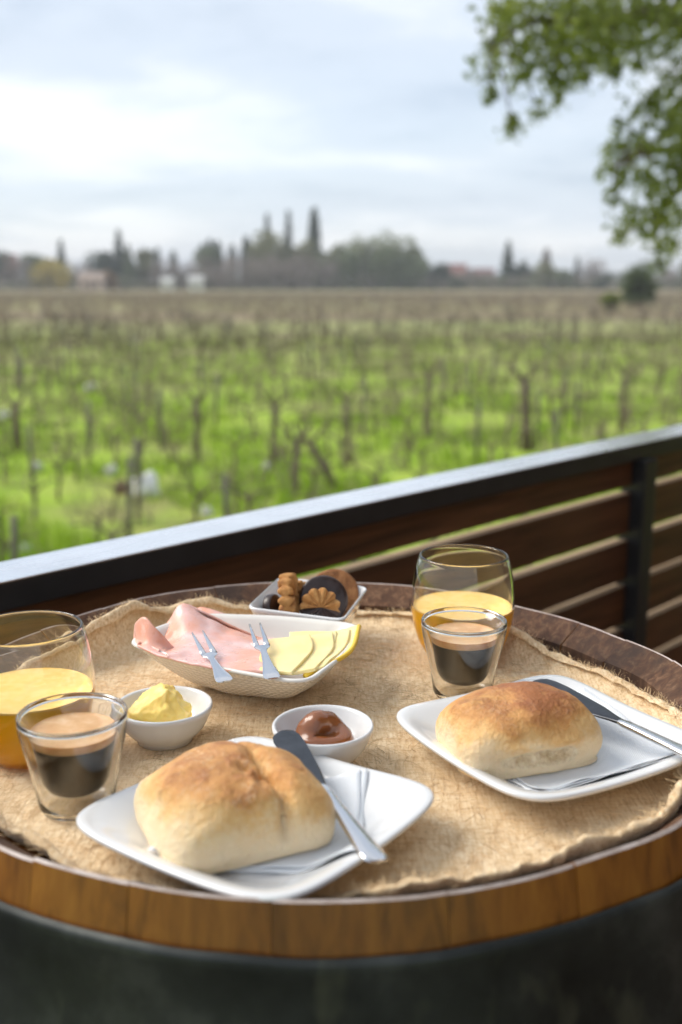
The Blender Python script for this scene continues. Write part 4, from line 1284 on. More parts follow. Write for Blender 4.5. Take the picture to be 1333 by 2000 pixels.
# ------------------------------------------------------------------ glasses
def make_espresso(x, y, label, rz):
    root = empty('coffee_glass', (x, y, TZ + 0.0012), rz)
    tag(root, label, 'coffee glass', 'double-walled glasses of coffee')
    H = 0.0625
    innr = [(0.0330, 0.0628), (0.0327, 0.0625), (0.0324, 0.0619), (0.0312, 0.0600), (0.0285, 0.0565), (0.0268, 0.0525), (0.0254, 0.047), (0.0236, 0.039), (0.0216, 0.029), (0.0196, 0.0205), (0.0172, 0.0158), (0.0130, 0.0130), (0.0070, 0.0120), (0.0, 0.0118)]
    outer = [(0.0, 0.0004), (0.0205, 0.0004), (0.0226, 0.0012), (0.0236, 0.0035), (0.0246, 0.010), (0.0266, 0.022), (0.0291, 0.034), (0.0318, 0.045), (0.0333, 0.053), (0.0339, 0.058), (0.0339, 0.0612), (0.0338, 0.0620), (0.0336, 0.0625), (0.0333, 0.0628)] + innr
    v, f = lathe(outer, 96)
    g = recalc(mk('glass_wall', v, f, MAT['glass'], root))
    cav = [(0.0, 0.0022), (0.0200, 0.0020), (0.0219, 0.0034), (0.0234, 0.010), (0.0254, 0.022), (0.0279, 0.034), (0.0305, 0.045), (0.0322, 0.053), (0.0329, 0.0580), (0.0329, 0.0600), (0.0324, 0.0602), (0.0314, 0.0588), (0.0295, 0.0556), (0.0277, 0.0517), (0.0263, 0.0467), (0.0245, 0.039), (0.0227, 0.029), (0.0207, 0.0200), (0.0179, 0.0148), (0.0133, 0.0118), (0.0070, 0.0108), (0.0, 0.0106)]
    v, f = lathe(cav, 96)
    c = recalc(mk('inner_cavity', v, f, MAT['glass'], g))
    c.data.flip_normals()
    c.data.update()
    fill, cr = 0.0515, 0.0455
    e = -0.00012
    inn = [(0.0, 0.0118 + e), (0.0070, 0.0120 + e), (0.0130 - e, 0.0130 + e), (0.0172 - e, 0.0158 + e), (0.0196 - e, 0.0205), (0.0216 - e, 0.029), (0.0236 - e, 0.039)]
    rc = 0.02506 - e
    rf_ = 0.02655 - e
    v, f = lathe(inn + [(rc, cr), (0.0, cr)], 72)
    cof = autosmooth(recalc(mk('coffee', v, f, MAT['coffee'], root)), 50)
    v, f = lathe([(0.0, cr + 0.0002), (rc, cr + 0.0002), (rf_, fill), (rf_ - 0.0006, fill - 0.0004), (rf_ - 0.003, fill - 0.0007), (0.012, fill - 0.0007), (0.0, fill - 0.0007)], 72)
    autosmooth(recalc(mk('crema', v, f, MAT['crema'], cof)), 70)
    return root
make_espresso(-0.167, 0.620, 'double-walled glass of black coffee with crema, in front of the nearer juice glass', 0.3)
make_espresso(0.0975, 0.806, 'double-walled glass of black coffee with crema, behind the golden roll', 1.2)
def make_juice(x, y, label):
    root = empty('juice_glass', (x, y, TZ + 0.0012))
    tag(root, label, 'juice glass', 'glasses of orange juice')
    outer = [(0.0, 0.0010), (0.022, 0.0008), (0.0260, 0.0004), (0.0285, 0.0012), (0.0330, 0.0060), (0.0385, 0.016), (0.0425, 0.029), (0.0446, 0.043), (0.0449, 0.054), (0.0438, 0.068), (0.0415, 0.081), (0.0392, 0.0890), (0.0389, 0.0906), (0.0387, 0.0916), (0.0383, 0.0924), (0.0378, 0.0929), (0.0373, 0.0929), (0.0368, 0.0924),
             (0.0365, 0.0917), (0.0366, 0.0906), (0.0373, 0.0885), (0.0397, 0.081), (0.0421, 0.068), (0.0432, 0.054), (0.0429, 0.043), (0.0408, 0.029), (0.0366, 0.016), (0.0310, 0.0085), (0.0240, 0.0058), (0.012, 0.0054), (0.0, 0.0053)]
    v, f = lathe(outer, 110)
    recalc(mk('glass_wall', v, f, MAT['glass'], root))
    e, fill = -0.00012, 0.0470
    inn = [(0.0, 0.0053 + e), (0.012, 0.0054 + e), (0.0240, 0.0058 + e), (0.0310 - e, 0.0085 + e), (0.0366 - e, 0.016), (0.0408 - e, 0.029), (0.0429 - e, 0.043)]
    v, f = lathe(inn + [(0.04300 - e, 0.0462), (0.0, 0.0462)], 96)
    j = autosmooth(recalc(mk('orange_juice', v, f, MAT['juice'], root)), 50)
    v, f = lathe([(0.0, 0.0463), (0.0430 - e, 0.0463), (0.04305 - e, fill + 0.0006), (0.0422, fill), (0.039, fill - 0.0002), (0.0, fill - 0.0002)], 96)
    autosmooth(recalc(mk('froth', v, f, MAT['froth'], j)), 60)
    return root
make_juice(-0.2165, 0.697, 'rounded tumbler half full of orange juice at the edge beside the butter bowl')
make_juice(0.1065, 0.894, 'rounded tumbler half full of orange juice behind the far coffee glass')

# ------------------------------------------------------------------ vineyard
RV = random.Random(21)
ROWA = math.radians(14)
rdx, rdy = math.cos(ROWA), math.sin(ROWA)
def in_view(x, y, pad=1.12, add=2.5):
    return y > 10 and abs(x) < y * 0.3205 * pad + add
def make_vine_mesh(seed):
    rr = random.Random(seed)
    tb, cb = Bag(), Bag()
    h = rr.uniform(0.6, 0.8); lean = Vector((rr.uniform(-.18, .18), rr.uniform(-.12, .12), 0))
    path = [Vector((0, 0, -0.05))] + [Vector((rr.uniform(-.035, .035), rr.uniform(-.035, .035), h * k / 4)) + lean * (k / 4) for k in range(1, 5)]
    v, f = tube(path, [0.045, 0.040, 0.036, 0.034, 0.042], 7); tb.add(v, f)
    top = path[-1]
    heads = []
    for s in (-1, 1):
        a = [top - Vector((0, 0, 0.03)), top + Vector((s * 0.16, rr.uniform(-.05, .05), 0.12)), top + Vector((s * 0.36, rr.uniform(-.07, .07), 0.16 + rr.uniform(-.05, .05))), top + Vector((s * 0.55, rr.uniform(-.08, .08), 0.15))]
        v, f = tube(a, [0.028, 0.023, 0.018, 0.012], 6); tb.add(v, f)
        heads += a[1:]
    heads.append(top)
    for k in range(16):
        p = rr.choice(heads)
        L = rr.uniform(0.35, 0.85); d = Vector((rr.uniform(-.5, .5), rr.uniform(-.35, .35), 1)).normalized()
        c = [p, p + d * L * 0.4 + Vector((rr.uniform(-.04, .04), rr.uniform(-.04, .04), 0)), p + d * L + Vector((rr.uniform(-.12, .12), rr.uniform(-.1, .1), -0.05))]
        v, f = tube(c, [0.011, 0.008, 0.005], 3, False); cb.add(v, f)
    a = bpy.data.meshes.new('vine'); a.from_pydata([tuple(q) for q in tb.v], [], tb.f); a.materials.append(MAT['vine'])
    c = bpy.data.meshes.new('canes'); c.from_pydata([tuple(q) for q in cb.v], [], cb.f); c.materials.append(MAT['cane'])
    for m in (a, c):
        m.polygons.foreach_set('use_smooth', [True] * len(m.polygons))
    return a, c, tb, cb
VM = [make_vine_mesh(100 + i) for i in range(8)]
pos, posts = [], []
for r in range(-40, 180):
    off = 11.0 + r * 1.75
    jr = RV.uniform(0, 1.05); ph = RV.randrange(6)
    for k in range(-170, 170):
        s = k * 1.05 + jr + RV.uniform(-.22, .22)
        x = s * rdx - off * rdy; y = s * rdy + off * rdx
        if in_view(x, y, 2.1, 6.0) and y < 260:
            if (k + ph) % 9 == 2:
                posts.append((y, x + 0.4))
            if RV.random() < (0.9 if y < 60 else 0.55):
                pos.append((y, x + RV.uniform(-.06, .06)))
pos.sort(); posts.sort()
def split(L, n):
    a = [p for p in L if in_view(p[1], p[0], 1.0, 0.5)][:n]
    q = set(a)
    return a, [p for p in L if p not in q]
pos_n, pos_f = split(pos, 300)
posts_n, posts_f = split(posts, 300)
for y, x in pos_n:
    a, c, _, _ = RV.choice(VM)
    o = link('vine', a, None, (x, y, GROUND), (0, 0, ROWA + RV.choice((0, math.pi)) + RV.uniform(-.15, .15)))
    sc_ = RV.uniform(0.62, 0.90); o.scale = (sc_, sc_, sc_)
    tag(o, 'leafless brown grapevine standing in a row of the green vineyard', 'grapevine', 'bare grapevines in the vineyard rows')
    link('canes', c, o)
def far_vines(sel, name, mat, full):
    V, Fq = [], []
    nb = 0
    for y, x in sel:
        sc_ = RV.uniform(0.62, 0.90)
        for k in range(9 if full else 6):
            if k == 0:
                p0 = (0, 0); p1 = (RV.uniform(-.15, .15), RV.uniform(-.1, .1)); z0, z1, w = 0, 0.95, 0.032
            elif k < 3:
                p0 = (0, 0); p1 = ((-1) ** k * 0.6, RV.uniform(-.1, .1)); z0, z1, w = 0.9, 1.1, 0.02
            else:
                p0 = (RV.uniform(-.55, .55), 0); p1 = (p0[0] + RV.uniform(-.25, .25), RV.uniform(-.2, .2)); z0, z1, w = 1.0, RV.uniform(1.3, 1.75), (0.010 if full else 0.018)
            ax, ay = x + (p0[0] * rdx) * sc_, y + (p0[0] * rdy) * sc_
            bx, by = x + (p1[0] * rdx - p1[1] * rdy) * sc_, y + (p1[0] * rdy + p1[1] * rdx) * sc_
            hx = w if k not in (1, 2) else 0.0
            hz = 0.0 if k not in (1, 2) else w
            V += [(ax - hx, ay, GROUND + z0 * sc_ - hz), (ax + hx, ay + hx, GROUND + z0 * sc_ + hz), (bx + hx * .6, by + hx * .6, GROUND + z1 * sc_ + hz), (bx - hx * .6, by, GROUND + z1 * sc_ - hz),
                  (ax, ay + w, GROUND + z0 * sc_)]
            Fq += [(nb, nb + 1, nb + 2, nb + 3), (nb + 4, nb + 1, nb + 2), (nb + 4, nb, nb + 3)]
            nb += 5
    o = mk(name, V, Fq, mat, smooth=False)
    return o
tag(far_vines([p for p in pos_f if p[0] < 90], 'farther_vines', MAT['vine'], True), 'mass of leafless grapevines in the middle of the field', 'grapevines', kind='stuff')
tag(far_vines([p for p in pos_f if p[0] >= 90], 'distant_vines', MAT['cane'], False), 'brown haze of leafless grapevines far off towards the trees', 'grapevines', kind='stuff')
pmv, pmf = tube([(0, 0, -0.1), (0.005, 0, 0.6), (-0.004, 0, 0.9), (0, 0, 1.3)], [0.042, 0.040, 0.038, 0.035], 8)
pme = bpy.data.meshes.new('vineyard_post'); pme.from_pydata([tuple(q) for q in pmv], [], pmf); pme.materials.append(MAT['post'])
pme.polygons.foreach_set('use_smooth', [True] * len(pme.polygons))
for y, x in posts_n:
    o = link('vineyard_post', pme, None, (x, y, GROUND), (RV.uniform(-.05, .05), RV.uniform(-.05, .05), RV.uniform(0, 6)))
    tag(o, 'weathered grey wooden post standing between the vines', 'post', 'vineyard posts')
bag = Bag()
for y, x in posts_f:
    v, f = tube([(x, y, GROUND), (x, y, GROUND + 1.3)], [0.04, 0.035], 4); bag.add(v, f)
if bag.v:
    tag(bag.build('distant_posts', MAT['post']), 'far rows of vineyard posts', 'posts', kind='stuff')
# one thick dark trunk beside a post, and the tilted stump in front
def big_vine(px, py, hgt, r, tilt, label):
    p = at_z(px, py, GROUND - RIM)
    v, f = tube([(0, 0, -0.05), (tilt * .3, 0.02, hgt * .35), (tilt * .7, -0.02, hgt * .7), (tilt, 0, hgt)], [r * 1.25, r, r * .9, r * .75], 9)
    o = mk('old_vine_trunk', v, f, MAT['vine'], loc=p)
    tag(o, label, 'vine trunk')
    bb = Bag()
    for s in (-1, 1):
        v, f = tube([(tilt, 0, hgt - 0.05), (tilt + s * .16, .02, hgt + .12), (tilt + s * .3, 0, hgt + .32)], [r * .6, r * .45, r * .2], 6); bb.add(v, f)
    bb.build('branch', MAT['vine'], o)
big_vine(1030, 880, 1.55, 0.11, -0.12, 'thick dark vine trunk, the tallest, just above the railing on the open side')
big_vine(575, 965, 0.95, 0.07, 0.05, 'dark gnarled vine trunk with a forked head above the middle of the railing')
big_vine(655, 955, 0.85, 0.075, -0.45, 'dark vine stump leaning steeply over near the middle of the railing')
big_vine(385, 905, 1.3, 0.06, 0.03, 'slim dark upright vine trunk behind the white sack')
big_vine(35, 880, 1.0, 0.09, 0.0, 'stout dark vine trunk near the edge of the view')
big_vine(1215, 840, 1.4, 0.075, 0.0, 'dark upright vine trunk above the railing post')
big_vine(535, 905, 1.2, 0.07, 0.04, 'dark upright vine trunk behind the forked one')
big_vine(685, 905, 1.3, 0.06, -0.08, 'slender greyish vine trunk behind the leaning stump')
big_vine(835, 855, 1.5, 0.07, 0.0, 'tall dark vine trunk between the leaning stump and the tallest trunk')
# grass
NB_ = 110000
rg = np.random.default_rng(5)
gy = 9.5 + 60 * rg.random(NB_) ** 1.7
gxx = (rg.random(NB_) * 2 - 1) * (gy * 0.55 + 5)
patch = np.array([nz(a * 0.35, c * 0.35, 8.0) for a, c in zip(gxx, gy)])
keep = patch > -0.12 + 0.15 * rg.random(NB_)
gxx, gy, patch = gxx[keep], gy[keep], patch[keep]
m = len(gxx)
gh = (0.10 + 0.16 * rg.random(m)) * (1 + 0.9 * np.clip(patch, 0, 1))
ga = rg.random(m) * 6.283
gw = 0.018 + 0.02 * rg.random(m)
lx, ly = (rg.random(m) - .5) * 0.16, (rg.random(m) - .5) * 0.16
V = np.zeros((m, 3, 3))
V[:, 0] = np.stack([gxx - np.cos(ga) * gw, gy - np.sin(ga) * gw, np.full(m, GROUND - 0.02)], 1)
V[:, 1] = np.stack([gxx + np.cos(ga) * gw, gy + np.sin(ga) * gw, np.full(m, GROUND - 0.02)], 1)
V[:, 2] = np.stack([gxx + lx, gy + ly, GROUND + gh], 1)
gm = bpy.data.meshes.new('grass')
gm.vertices.add(m * 3); gm.vertices.foreach_set('co', V.reshape(-1))
gm.loops.add(m * 3); gm.loops.foreach_set('vertex_index', np.arange(m * 3, dtype=np.int32))
gm.polygons.add(m); gm.polygons.foreach_set('loop_start', np.arange(0, m * 3, 3, dtype=np.int32)); gm.polygons.foreach_set('loop_total', np.full(m, 3, dtype=np.int32))
gm.update(calc_edges=True)
gm.materials.append(MAT['grass'])
tag(link('grass', gm), 'bright spring grass and weeds between the vine rows', 'grass', kind='stuff')
# pale things lying in the grass
sack = plain('white_sacking', (0.80, 0.79, 0.74), 0.7, 0.06, 6)
stone = plain('pale_stone', (0.55, 0.54, 0.50), 0.85, 0.15, 5, 0.4, 0.02)
brown = plain('red_clay', (0.17, 0.10, 0.06), 0.85, 0.2, 6)
def lump(name, px, py, w, h, mat, label, cat, group=None, seed=0):
    p = at_z(px, py, GROUND - RIM)
    bm = bmesh.new(); bmesh.ops.create_icosphere(bm, subdivisions=3, radius=1)
    for q in bm.verts:
        d = 1 + 0.45 * nz(q.co.x * 1.6 + seed, q.co.y * 1.6, q.co.z * 1.6) + 0.15 * nz(q.co.x * 5 + seed, q.co.y * 5, q.co.z * 5)
        q.co = Vector((q.co.x * w / 2 * d, q.co.y * w * .4 * d, max(-0.15, q.co.z * 0.6 + 0.4) * h * d))
    me = bpy.data.meshes.new(name); bm.to_mesh(me); bm.free(); me.materials.append(mat)
    me.polygons.foreach_set('use_smooth', [True] * len(me.polygons))
    return tag(link(name, me, None, p), label, cat, group)
lump('white_sack', 284, 968, 0.50, 0.36, sack, 'bright white lumpy sack lying in the grass above the railing', 'sack', seed=3)
lump('clay_heap', 238, 966, 0.20, 0.24, brown, 'small red-brown heap beside the bright white sack', 'heap', seed=5)
for px, py, w, lab in [(218, 930, .24, 'pale stone in the grass just behind the red-brown heap'), (8, 820, .30, 'pale stone beside the stout dark trunk at the edge of the view'), (178, 765, .34, 'pale stone far up the slope of vines, the most distant one'),
                       (522, 920, .20, 'pale stone in the grass beside the forked vine trunk'), (52, 1080, .16, 'pale stone at the foot of the grass, close to the railing end'), (405, 1008, .20, 'pinkish pale stone right above the middle of the top rail'), (74, 920, .20, 'small pale stone among the vines between two other stones')]:
    lump('pale_stone', px, py, w, w * .8, stone, lab, 'stone', 'pale stones in the vineyard', seed=px * 0.1)

# ------------------------------------------------------------------ leaf quads
def quads(name, C_, size, mat, parent, seed, stretch=1.8, droop=0.0):
    """many small leaf faces at centres C_ (n,3)"""
    rq = np.random.default_rng(seed)
    n = len(C_)
    d = rq.normal(size=(n, 3)); d[:, 2] -= droop
    d /= np.linalg.norm(d, axis=1, keepdims=True)
    e = np.cross(d, rq.normal(size=(n, 3))); e /= np.linalg.norm(e, axis=1, keepdims=True)
    s = size * (0.6 + 0.8 * rq.random((n, 1)))
    L = d * s * stretch * 0.5; Wd = e * s * 0.5
    fold = np.cross(d, e) * s * 0.18
    V = np.stack([C_ - L, C_ + Wd + fold, C_ + L, C_ - Wd + fold], 1).reshape(-1, 3)
    me = bpy.data.meshes.new(name)
    me.vertices.add(4 * n); me.vertices.foreach_set('co', V.reshape(-1))
    me.loops.add(4 * n); me.loops.foreach_set('vertex_index', np.arange(4 * n, dtype=np.int32))
    me.polygons.add(n); me.polygons.foreach_set('loop_start', np.arange(0, 4 * n, 4, dtype=np.int32)); me.polygons.foreach_set('loop_total', np.full(n, 4, dtype=np.int32))
    me.update(calc_edges=True)
    me.materials.append(mat)
    return link(name, me, parent)

# ------------------------------------------------------------------ overhanging tree beside the terrace
rt_ = np.random.default_rng(11)
TB = Vector((4.9, 8.6, GROUND))
tree = empty('overhanging_tree', TB)
tag(tree, 'green leafy tree reaching drooping branches in from the top corner', 'tree')
clumps = [(980, 15, 30), (1030, 25, 42), (1095, 45, 55), (1160, 50, 55), (1225, 30, 55), (1290, 20, 60), (1330, 10, 50), (955, 105, 20), (950, 150, 20), (985, 70, 20), (1020, 110, 26), (1065, 110, 36), (1120, 105, 40), (1175, 100, 34), (1015, 160, 14),
          (1090, 195, 16), (1050, 215, 14), (1004, 260, 14), (1000, 235, 9), (1085, 150, 22), (1225, 80, 36), (1140, 150, 14), (958, 185, 10), (1130, 20, 45),
          (1235, 245, 24), (1295, 225, 32), (1325, 260, 36), (1200, 300, 20), (1245, 290, 26), (1300, 320, 36), (1215, 345, 20), (1278, 385, 20), (1328, 375, 36), (1225, 435, 24), (1245, 415, 18), (1270, 450, 18), (1300, 445, 22), (1288, 490, 12), (1286, 520, 10), (1320, 420, 24), (1328, 300, 30), (1262, 350, 18), (1315, 85, 34), (1325, 150, 26), (1290, 175, 16), (1332, 205, 28), (1270, 200, 14), (1255, 120, 18), (1200, 140, 12), (1180, 330, 12), (1196, 380, 12), (1206, 460, 14), (1316, 480, 12)]
cen, rad = [], []
for px, py, r in clumps:
    Y = 8.0 + rt_.uniform(-0.7, 0.9)
    p = at_y(px, py, Y); cen.append(p); rad.append(r * Y / FPX * 0.95)
nin = len(cen)
for k in range(120):          # the rest of the crown, outside the picture
    a = rt_.uniform(0, 6.283); r = 2.9 * math.sqrt(rt_.random()); z = rt_.uniform(1.4, 5.2)
    p = TB + Vector((r * math.cos(a), r * math.sin(a), 0)); p.z = z + 0.6 * math.cos(r)
    if p.x - 0.55 < p.y * 0.3205 and p.z < 3.6:
        continue
    cen.append(p); rad.append(rt_.uniform(0.22, 0.45))
Cs = []
for i, (p, r) in enumerate(zip(cen, rad)):
    n = int(np.clip(9000 * r * r * 1.0, 35, 420)) if i < nin else 200
    off = rt_.normal(size=(n, 3)) * r * 0.78
    Cs.append(np.array(p - TB)[None] + off)
quads('crown', np.concatenate(Cs), 0.036, MAT['leaf'], tree, 3, 1.9, 0.4)
tb = Bag()
v, f = tube([(0, 0, -0.2), (0.05, -0.05, 1.2), (-0.1, 0.05, 2.6), (-0.35, -0.1, 3.9), (-0.5, -0.2, 5.4), (-0.4, -0.3, 6.6)], [0.26, 0.21, 0.18, 0.15, 0.10, 0.04], 12); tb.add(v, f)
limbs = []
def limb(pts_, r0, r1):
    P = spline(pts_, 14); limbs.append(P)
    v, f = tube(P, [r0 + (r1 - r0) * k / 13 for k in range(14)], 7); tb.add(v, f)
loc = lambda px, py, Y: at_y(px, py, Y) - TB
limb([(-0.35, -0.1, 3.9), loc(1420, 120, 8.3), loc(1290, 30, 8.2), loc(1160, 45, 8.0), loc(1040, 40, 8.1), loc(965, 90, 8.1)], 0.085, 0.010)
limb([(-0.1, 0.05, 2.9), loc(1430, 280, 8.4), loc(1330, 290, 8.2), loc(1260, 300, 8.1), loc(1205, 320, 8.0)], 0.06, 0.008)
limb([(-0.1, 0.05, 2.9), loc(1400, 330, 8.3), loc(1325, 370, 8.1), loc(1285, 430, 8.1), loc(1286, 520, 8.1)], 0.05, 0.008)
limb([(-0.35, -0.1, 4.2), (0.6, 0.8, 5.4), (1.5, 1.5, 6.6)], 0.08, 0.02)
limb([(-0.35, -0.1, 4.0), (0.8, -0.9, 5.2), (1.9, -1.3, 6.2)], 0.08, 0.02)
limb([(-0.1, 0.0, 3.2), (0.9, 0.2, 4.0), (2.2, 0.3, 4.8)], 0.08, 0.02)
allp = [q for P in limbs for q in P]
for i, p in enumerate(cen):
    q = p - TB
    s_ = min(allp, key=lambda t: (t - q).length)
    mid = (s_ + q) / 2 + Vector((0, 0, 0.06))
    v, f = tube([s_, mid, q], [0.014, 0.009, 0.004], 5, False); tb.add(v, f)
tb.build('trunk', MAT['bark'], tree)

# ------------------------------------------------------------------ trees and bushes along the far edge of the field
rf = np.random.default_rng(33)
def far_tree(px, D, hpx, wpx, kind, label, base=None, group='trees along the far edge of the field', name=None):
    sc_ = D / FPX
    h, w = hpx * sc_, wpx * sc_
    x = (px - CX) * sc_ * 1.0
    root = empty(name or {'cone': 'conifer', 'column': 'cypress', 'round': 'broadleaf_tree', 'bare': 'leafless_tree', 'shrub': 'shrub'}[kind[0]], (x, D * 0.977 if False else D, GROUND))
    tag(root, label, 'shrub' if kind[0] == 'shrub' else 'tree', group)
    k, mat = kind
    n = int(np.clip(h * w * 11, 420, 2800))
    t = rf.random(n)
    a = rf.random(n) * 6.283
    if k == 'cone':
        z = h * (0.06 + 0.94 * t); r = w / 2 * (1 - t) ** 0.85 * (0.55 + 0.45 * rf.random(n)) * (0.75 + 0.25 * np.sin(t * 34)) + 0.1
    elif k == 'column':
        z = h * (0.04 + 0.96 * t); r = w / 2 * np.sin(np.clip(np.pi * (0.12 + 0.86 * t), 0, np.pi)) ** 0.6 * (0.5 + 0.5 * rf.random(n))
    else:
        nl = 7 + int(rf.integers(0, 4))
        lc = np.stack([rf.uniform(-.5, .5, nl) * w * 0.62, rf.uniform(-.5, .5, nl) * w * 0.5, h * rf.uniform(.30, .80, nl)], 1)
        lr = rf.uniform(.20, .34, nl) * min(w, h * 1.2)
        ii = rf.integers(0, nl, n)
        dd = rf.normal(size=(n, 3)); dd /= np.linalg.norm(dd, axis=1, keepdims=True)
        P = lc[ii] + dd * lr[ii][:, None] * (0.6 + 0.45 * rf.random((n, 1)))
        P[:, 2] = np.clip(P[:, 2], h * 0.03, h * 1.02)
        low = rf.random(n) < 0.22
        P[low, 2] *= rf.random(low.sum())
    if k in ('cone', 'column'):
        P = np.stack([r * np.cos(a), r * np.sin(a), z], 1)
    quads('crown', P, 0.75 * (h / 14) ** 0.4 * (0.55 if k in ('bare',) else 1.0) * (D / 430), MAT[mat], root, int(px) + 7, 1.5)
    v, f = tube([(0, 0, -0.2), (0.1, 0, h * .35), (0, 0.1, h * .8)], [0.03 * h * .6, 0.022 * h * .6, 0.006 * h], 6)
    bb = Bag(); bb.add(v, f)
    for s in range(5 if k != 'column' else 0):
        aa = s * 1.3
        v, f = tube([(0, 0, h * .25 + s * .06 * h), (w * .15 * math.cos(aa), w * .15 * math.sin(aa), h * .42 + s * .07 * h), (w * .3 * math.cos(aa), w * .3 * math.sin(aa), h * .55 + s * .07 * h)], [0.012 * h, 0.008 * h, 0.002 * h], 4); bb.add(v, f)
    bb.build('trunk', MAT['bark'], root)
FT = [
    (12, 430, 78, 55, ('round', 'far_dark'), 'dark tree at the very edge of the tree line by the red roof'),
    (45, 425, 66, 70, ('bare', 'far_bare'), 'greyish leafless tree between the edge tree and the yellow tree'),
    (85, 432, 84, 58, ('round', 'far_green'), 'green tree just behind the yellow tree'),
    (112, 415, 56, 88, ('round', 'far_yellow'), 'golden yellow tree in the far tree line'),
    (135, 436, 92, 36, ('cone', 'far_dark'), 'slim dark conifer behind the yellow tree'),
    (168, 420, 54, 54, ('bare', 'far_bare'), 'small leafless tree between the yellow tree and the pink house'),
    (208, 432, 88, 62, ('round', 'far_dark'), 'dark rounded tree behind the pink house'),
    (245, 434, 110, 46, ('cone', 'far_dark'), 'tall dark conifer standing over the pink house'),
    (262, 426, 84, 44, ('cone', 'far_green'), 'short broad conifer against the tall one by the pink house'),
    (226, 412, 42, 34, ('round', 'far_rust'), 'rusty orange bush beside the pink house'),
    (288, 432, 100, 46, ('round', 'far_olive'), 'olive tree next to the tall conifer by the pink house'),
    (318, 430, 78, 28, ('cone', 'far_dark'), 'small dark conifer at the end of the pink house group'),
    (348, 436, 72, 18, ('column', 'far_dark'), 'lone thin cypress above the white sheds'),
    (325, 418, 58, 80, ('bare', 'far_bare'), 'low grey leafless tree behind the first white shed'),
    (375, 420, 56, 80, ('bare', 'far_bare'), 'low grey leafless tree behind the second white shed'),
    (404, 436, 84, 20, ('column', 'far_dark'), 'thin cypress, first of three close together'),
    (418, 437, 94, 20, ('column', 'far_dark'), 'thin cypress, tallest of three close together'),
    (433, 436, 90, 22, ('column', 'far_dark'), 'thin cypress, last of three close together'),
    (415, 432, 82, 60, ('round', 'far_green'), 'green tree at the foot of the three thin cypresses'),
    (460, 436, 84, 18, ('column', 'far_dark'), 'single thin cypress between the three and the tall conifers'),
    (487, 436, 98, 26, ('column', 'far_dark'), 'stouter cypress beside the tall conifers'),
    (430, 416, 62, 90, ('bare', 'far_bare'), 'brown leafless thicket tree below the three cypresses'),
    (485, 416, 66, 90, ('bare', 'far_bare'), 'brown leafless thicket tree below the stouter cypress'),
    (540, 416, 68, 90, ('bare', 'far_bare'), 'brown leafless thicket tree below the tall conifers'),
    (595, 416, 66, 90, ('bare', 'far_bare'), 'brown leafless thicket tree below the tallest spire'),
    (635, 418, 58, 60, ('bare', 'far_bare'), 'brown leafless tree against the pale green wood'),
    (527, 440, 138, 30, ('cone', 'far_dark'), 'tall dark conifer, first of the three highest trees'),
    (567, 440, 144, 32, ('cone', 'far_dark'), 'tall dark conifer, middle of the three highest trees'),
    (616, 440, 150, 26, ('column', 'far_dark'), 'dark spire of a tree, the highest of all'),
    (512, 432, 92, 50, ('round', 'far_olive'), 'olive tree in front of the first tall conifer'),
    (548, 430, 112, 96, ('round', 'far_olive'), 'broad olive tree between the tall conifers'),
    (592, 430, 96, 56, ('round', 'far_olive'), 'olive tree between the middle conifer and the spire'),
    (652, 434, 98, 80, ('round', 'far_pale'), 'pale green tree at the start of the rounded wood'),
    (705, 434, 100, 96, ('round', 'far_pale'), 'pale green tree in the rounded wood, second along'),
    (760, 434, 108, 100, ('round', 'far_pale'), 'pale green tree on the crest of the rounded wood'),
    (800, 430, 86, 66, ('round', 'far_pale'), 'pale green tree at the lower end of the rounded wood'),
    (688, 420, 74, 56, ('round', 'far_green'), 'darker green tree in front of the rounded wood, first'),
    (745, 420, 78, 70, ('round', 'far_green'), 'darker green tree in front of the rounded wood, middle'),
    (795, 420, 66, 66, ('round', 'far_green'), 'darker green tree in front of the rounded wood, last'),
    (845, 428, 56, 62, ('round', 'far_dark'), 'dark low tree after the rounded wood'),
    (888, 418, 30, 42, ('shrub', 'far_dark'), 'dark shrub at the field edge below the red roofs'),
    (930, 424, 38, 60, ('shrub', 'far_bare'), 'grey-brown shrub between the red roofs and the broad conifer'),
    (984, 430, 90, 48, ('cone', 'far_dark'), 'broad dark conifer standing apart near the hanging branch'),
    (1012, 428, 56, 44, ('round', 'far_dark'), 'low dark tree leaning against the broad apart conifer'),
    (1057, 434, 76, 20, ('column', 'far_bare'), 'thin leafless poplar beyond the broad apart conifer'),
    (1062, 424, 54, 56, ('round', 'far_olive'), 'olive tree at the foot of the leafless poplar'),
    (1092, 418, 42, 40, ('shrub', 'far_green'), 'green shrub beyond the leafless poplar'),
    (1116, 432, 62, 22, ('cone', 'far_dark'), 'tiny dark conifer beyond the green shrub'),
    (1145, 428, 60, 66, ('bare', 'far_bare'), 'leafless tree near the hanging branch'),
    (1165, 416, 34, 34, ('shrub', 'far_dark'), 'dark shrub below the hanging branch'),
    (1228, 424, 52, 70, ('round', 'far_green'), 'green tree behind the dark field bush'),
    (1295, 426, 50, 66, ('bare', 'far_bare'), 'leafless tree under the hanging leaves at the edge'),
    (1330, 424, 54, 50, ('round', 'far_olive'), 'olive tree at the edge under the hanging leaves'),
]
for t in FT:
    far_tree(*t[:6])
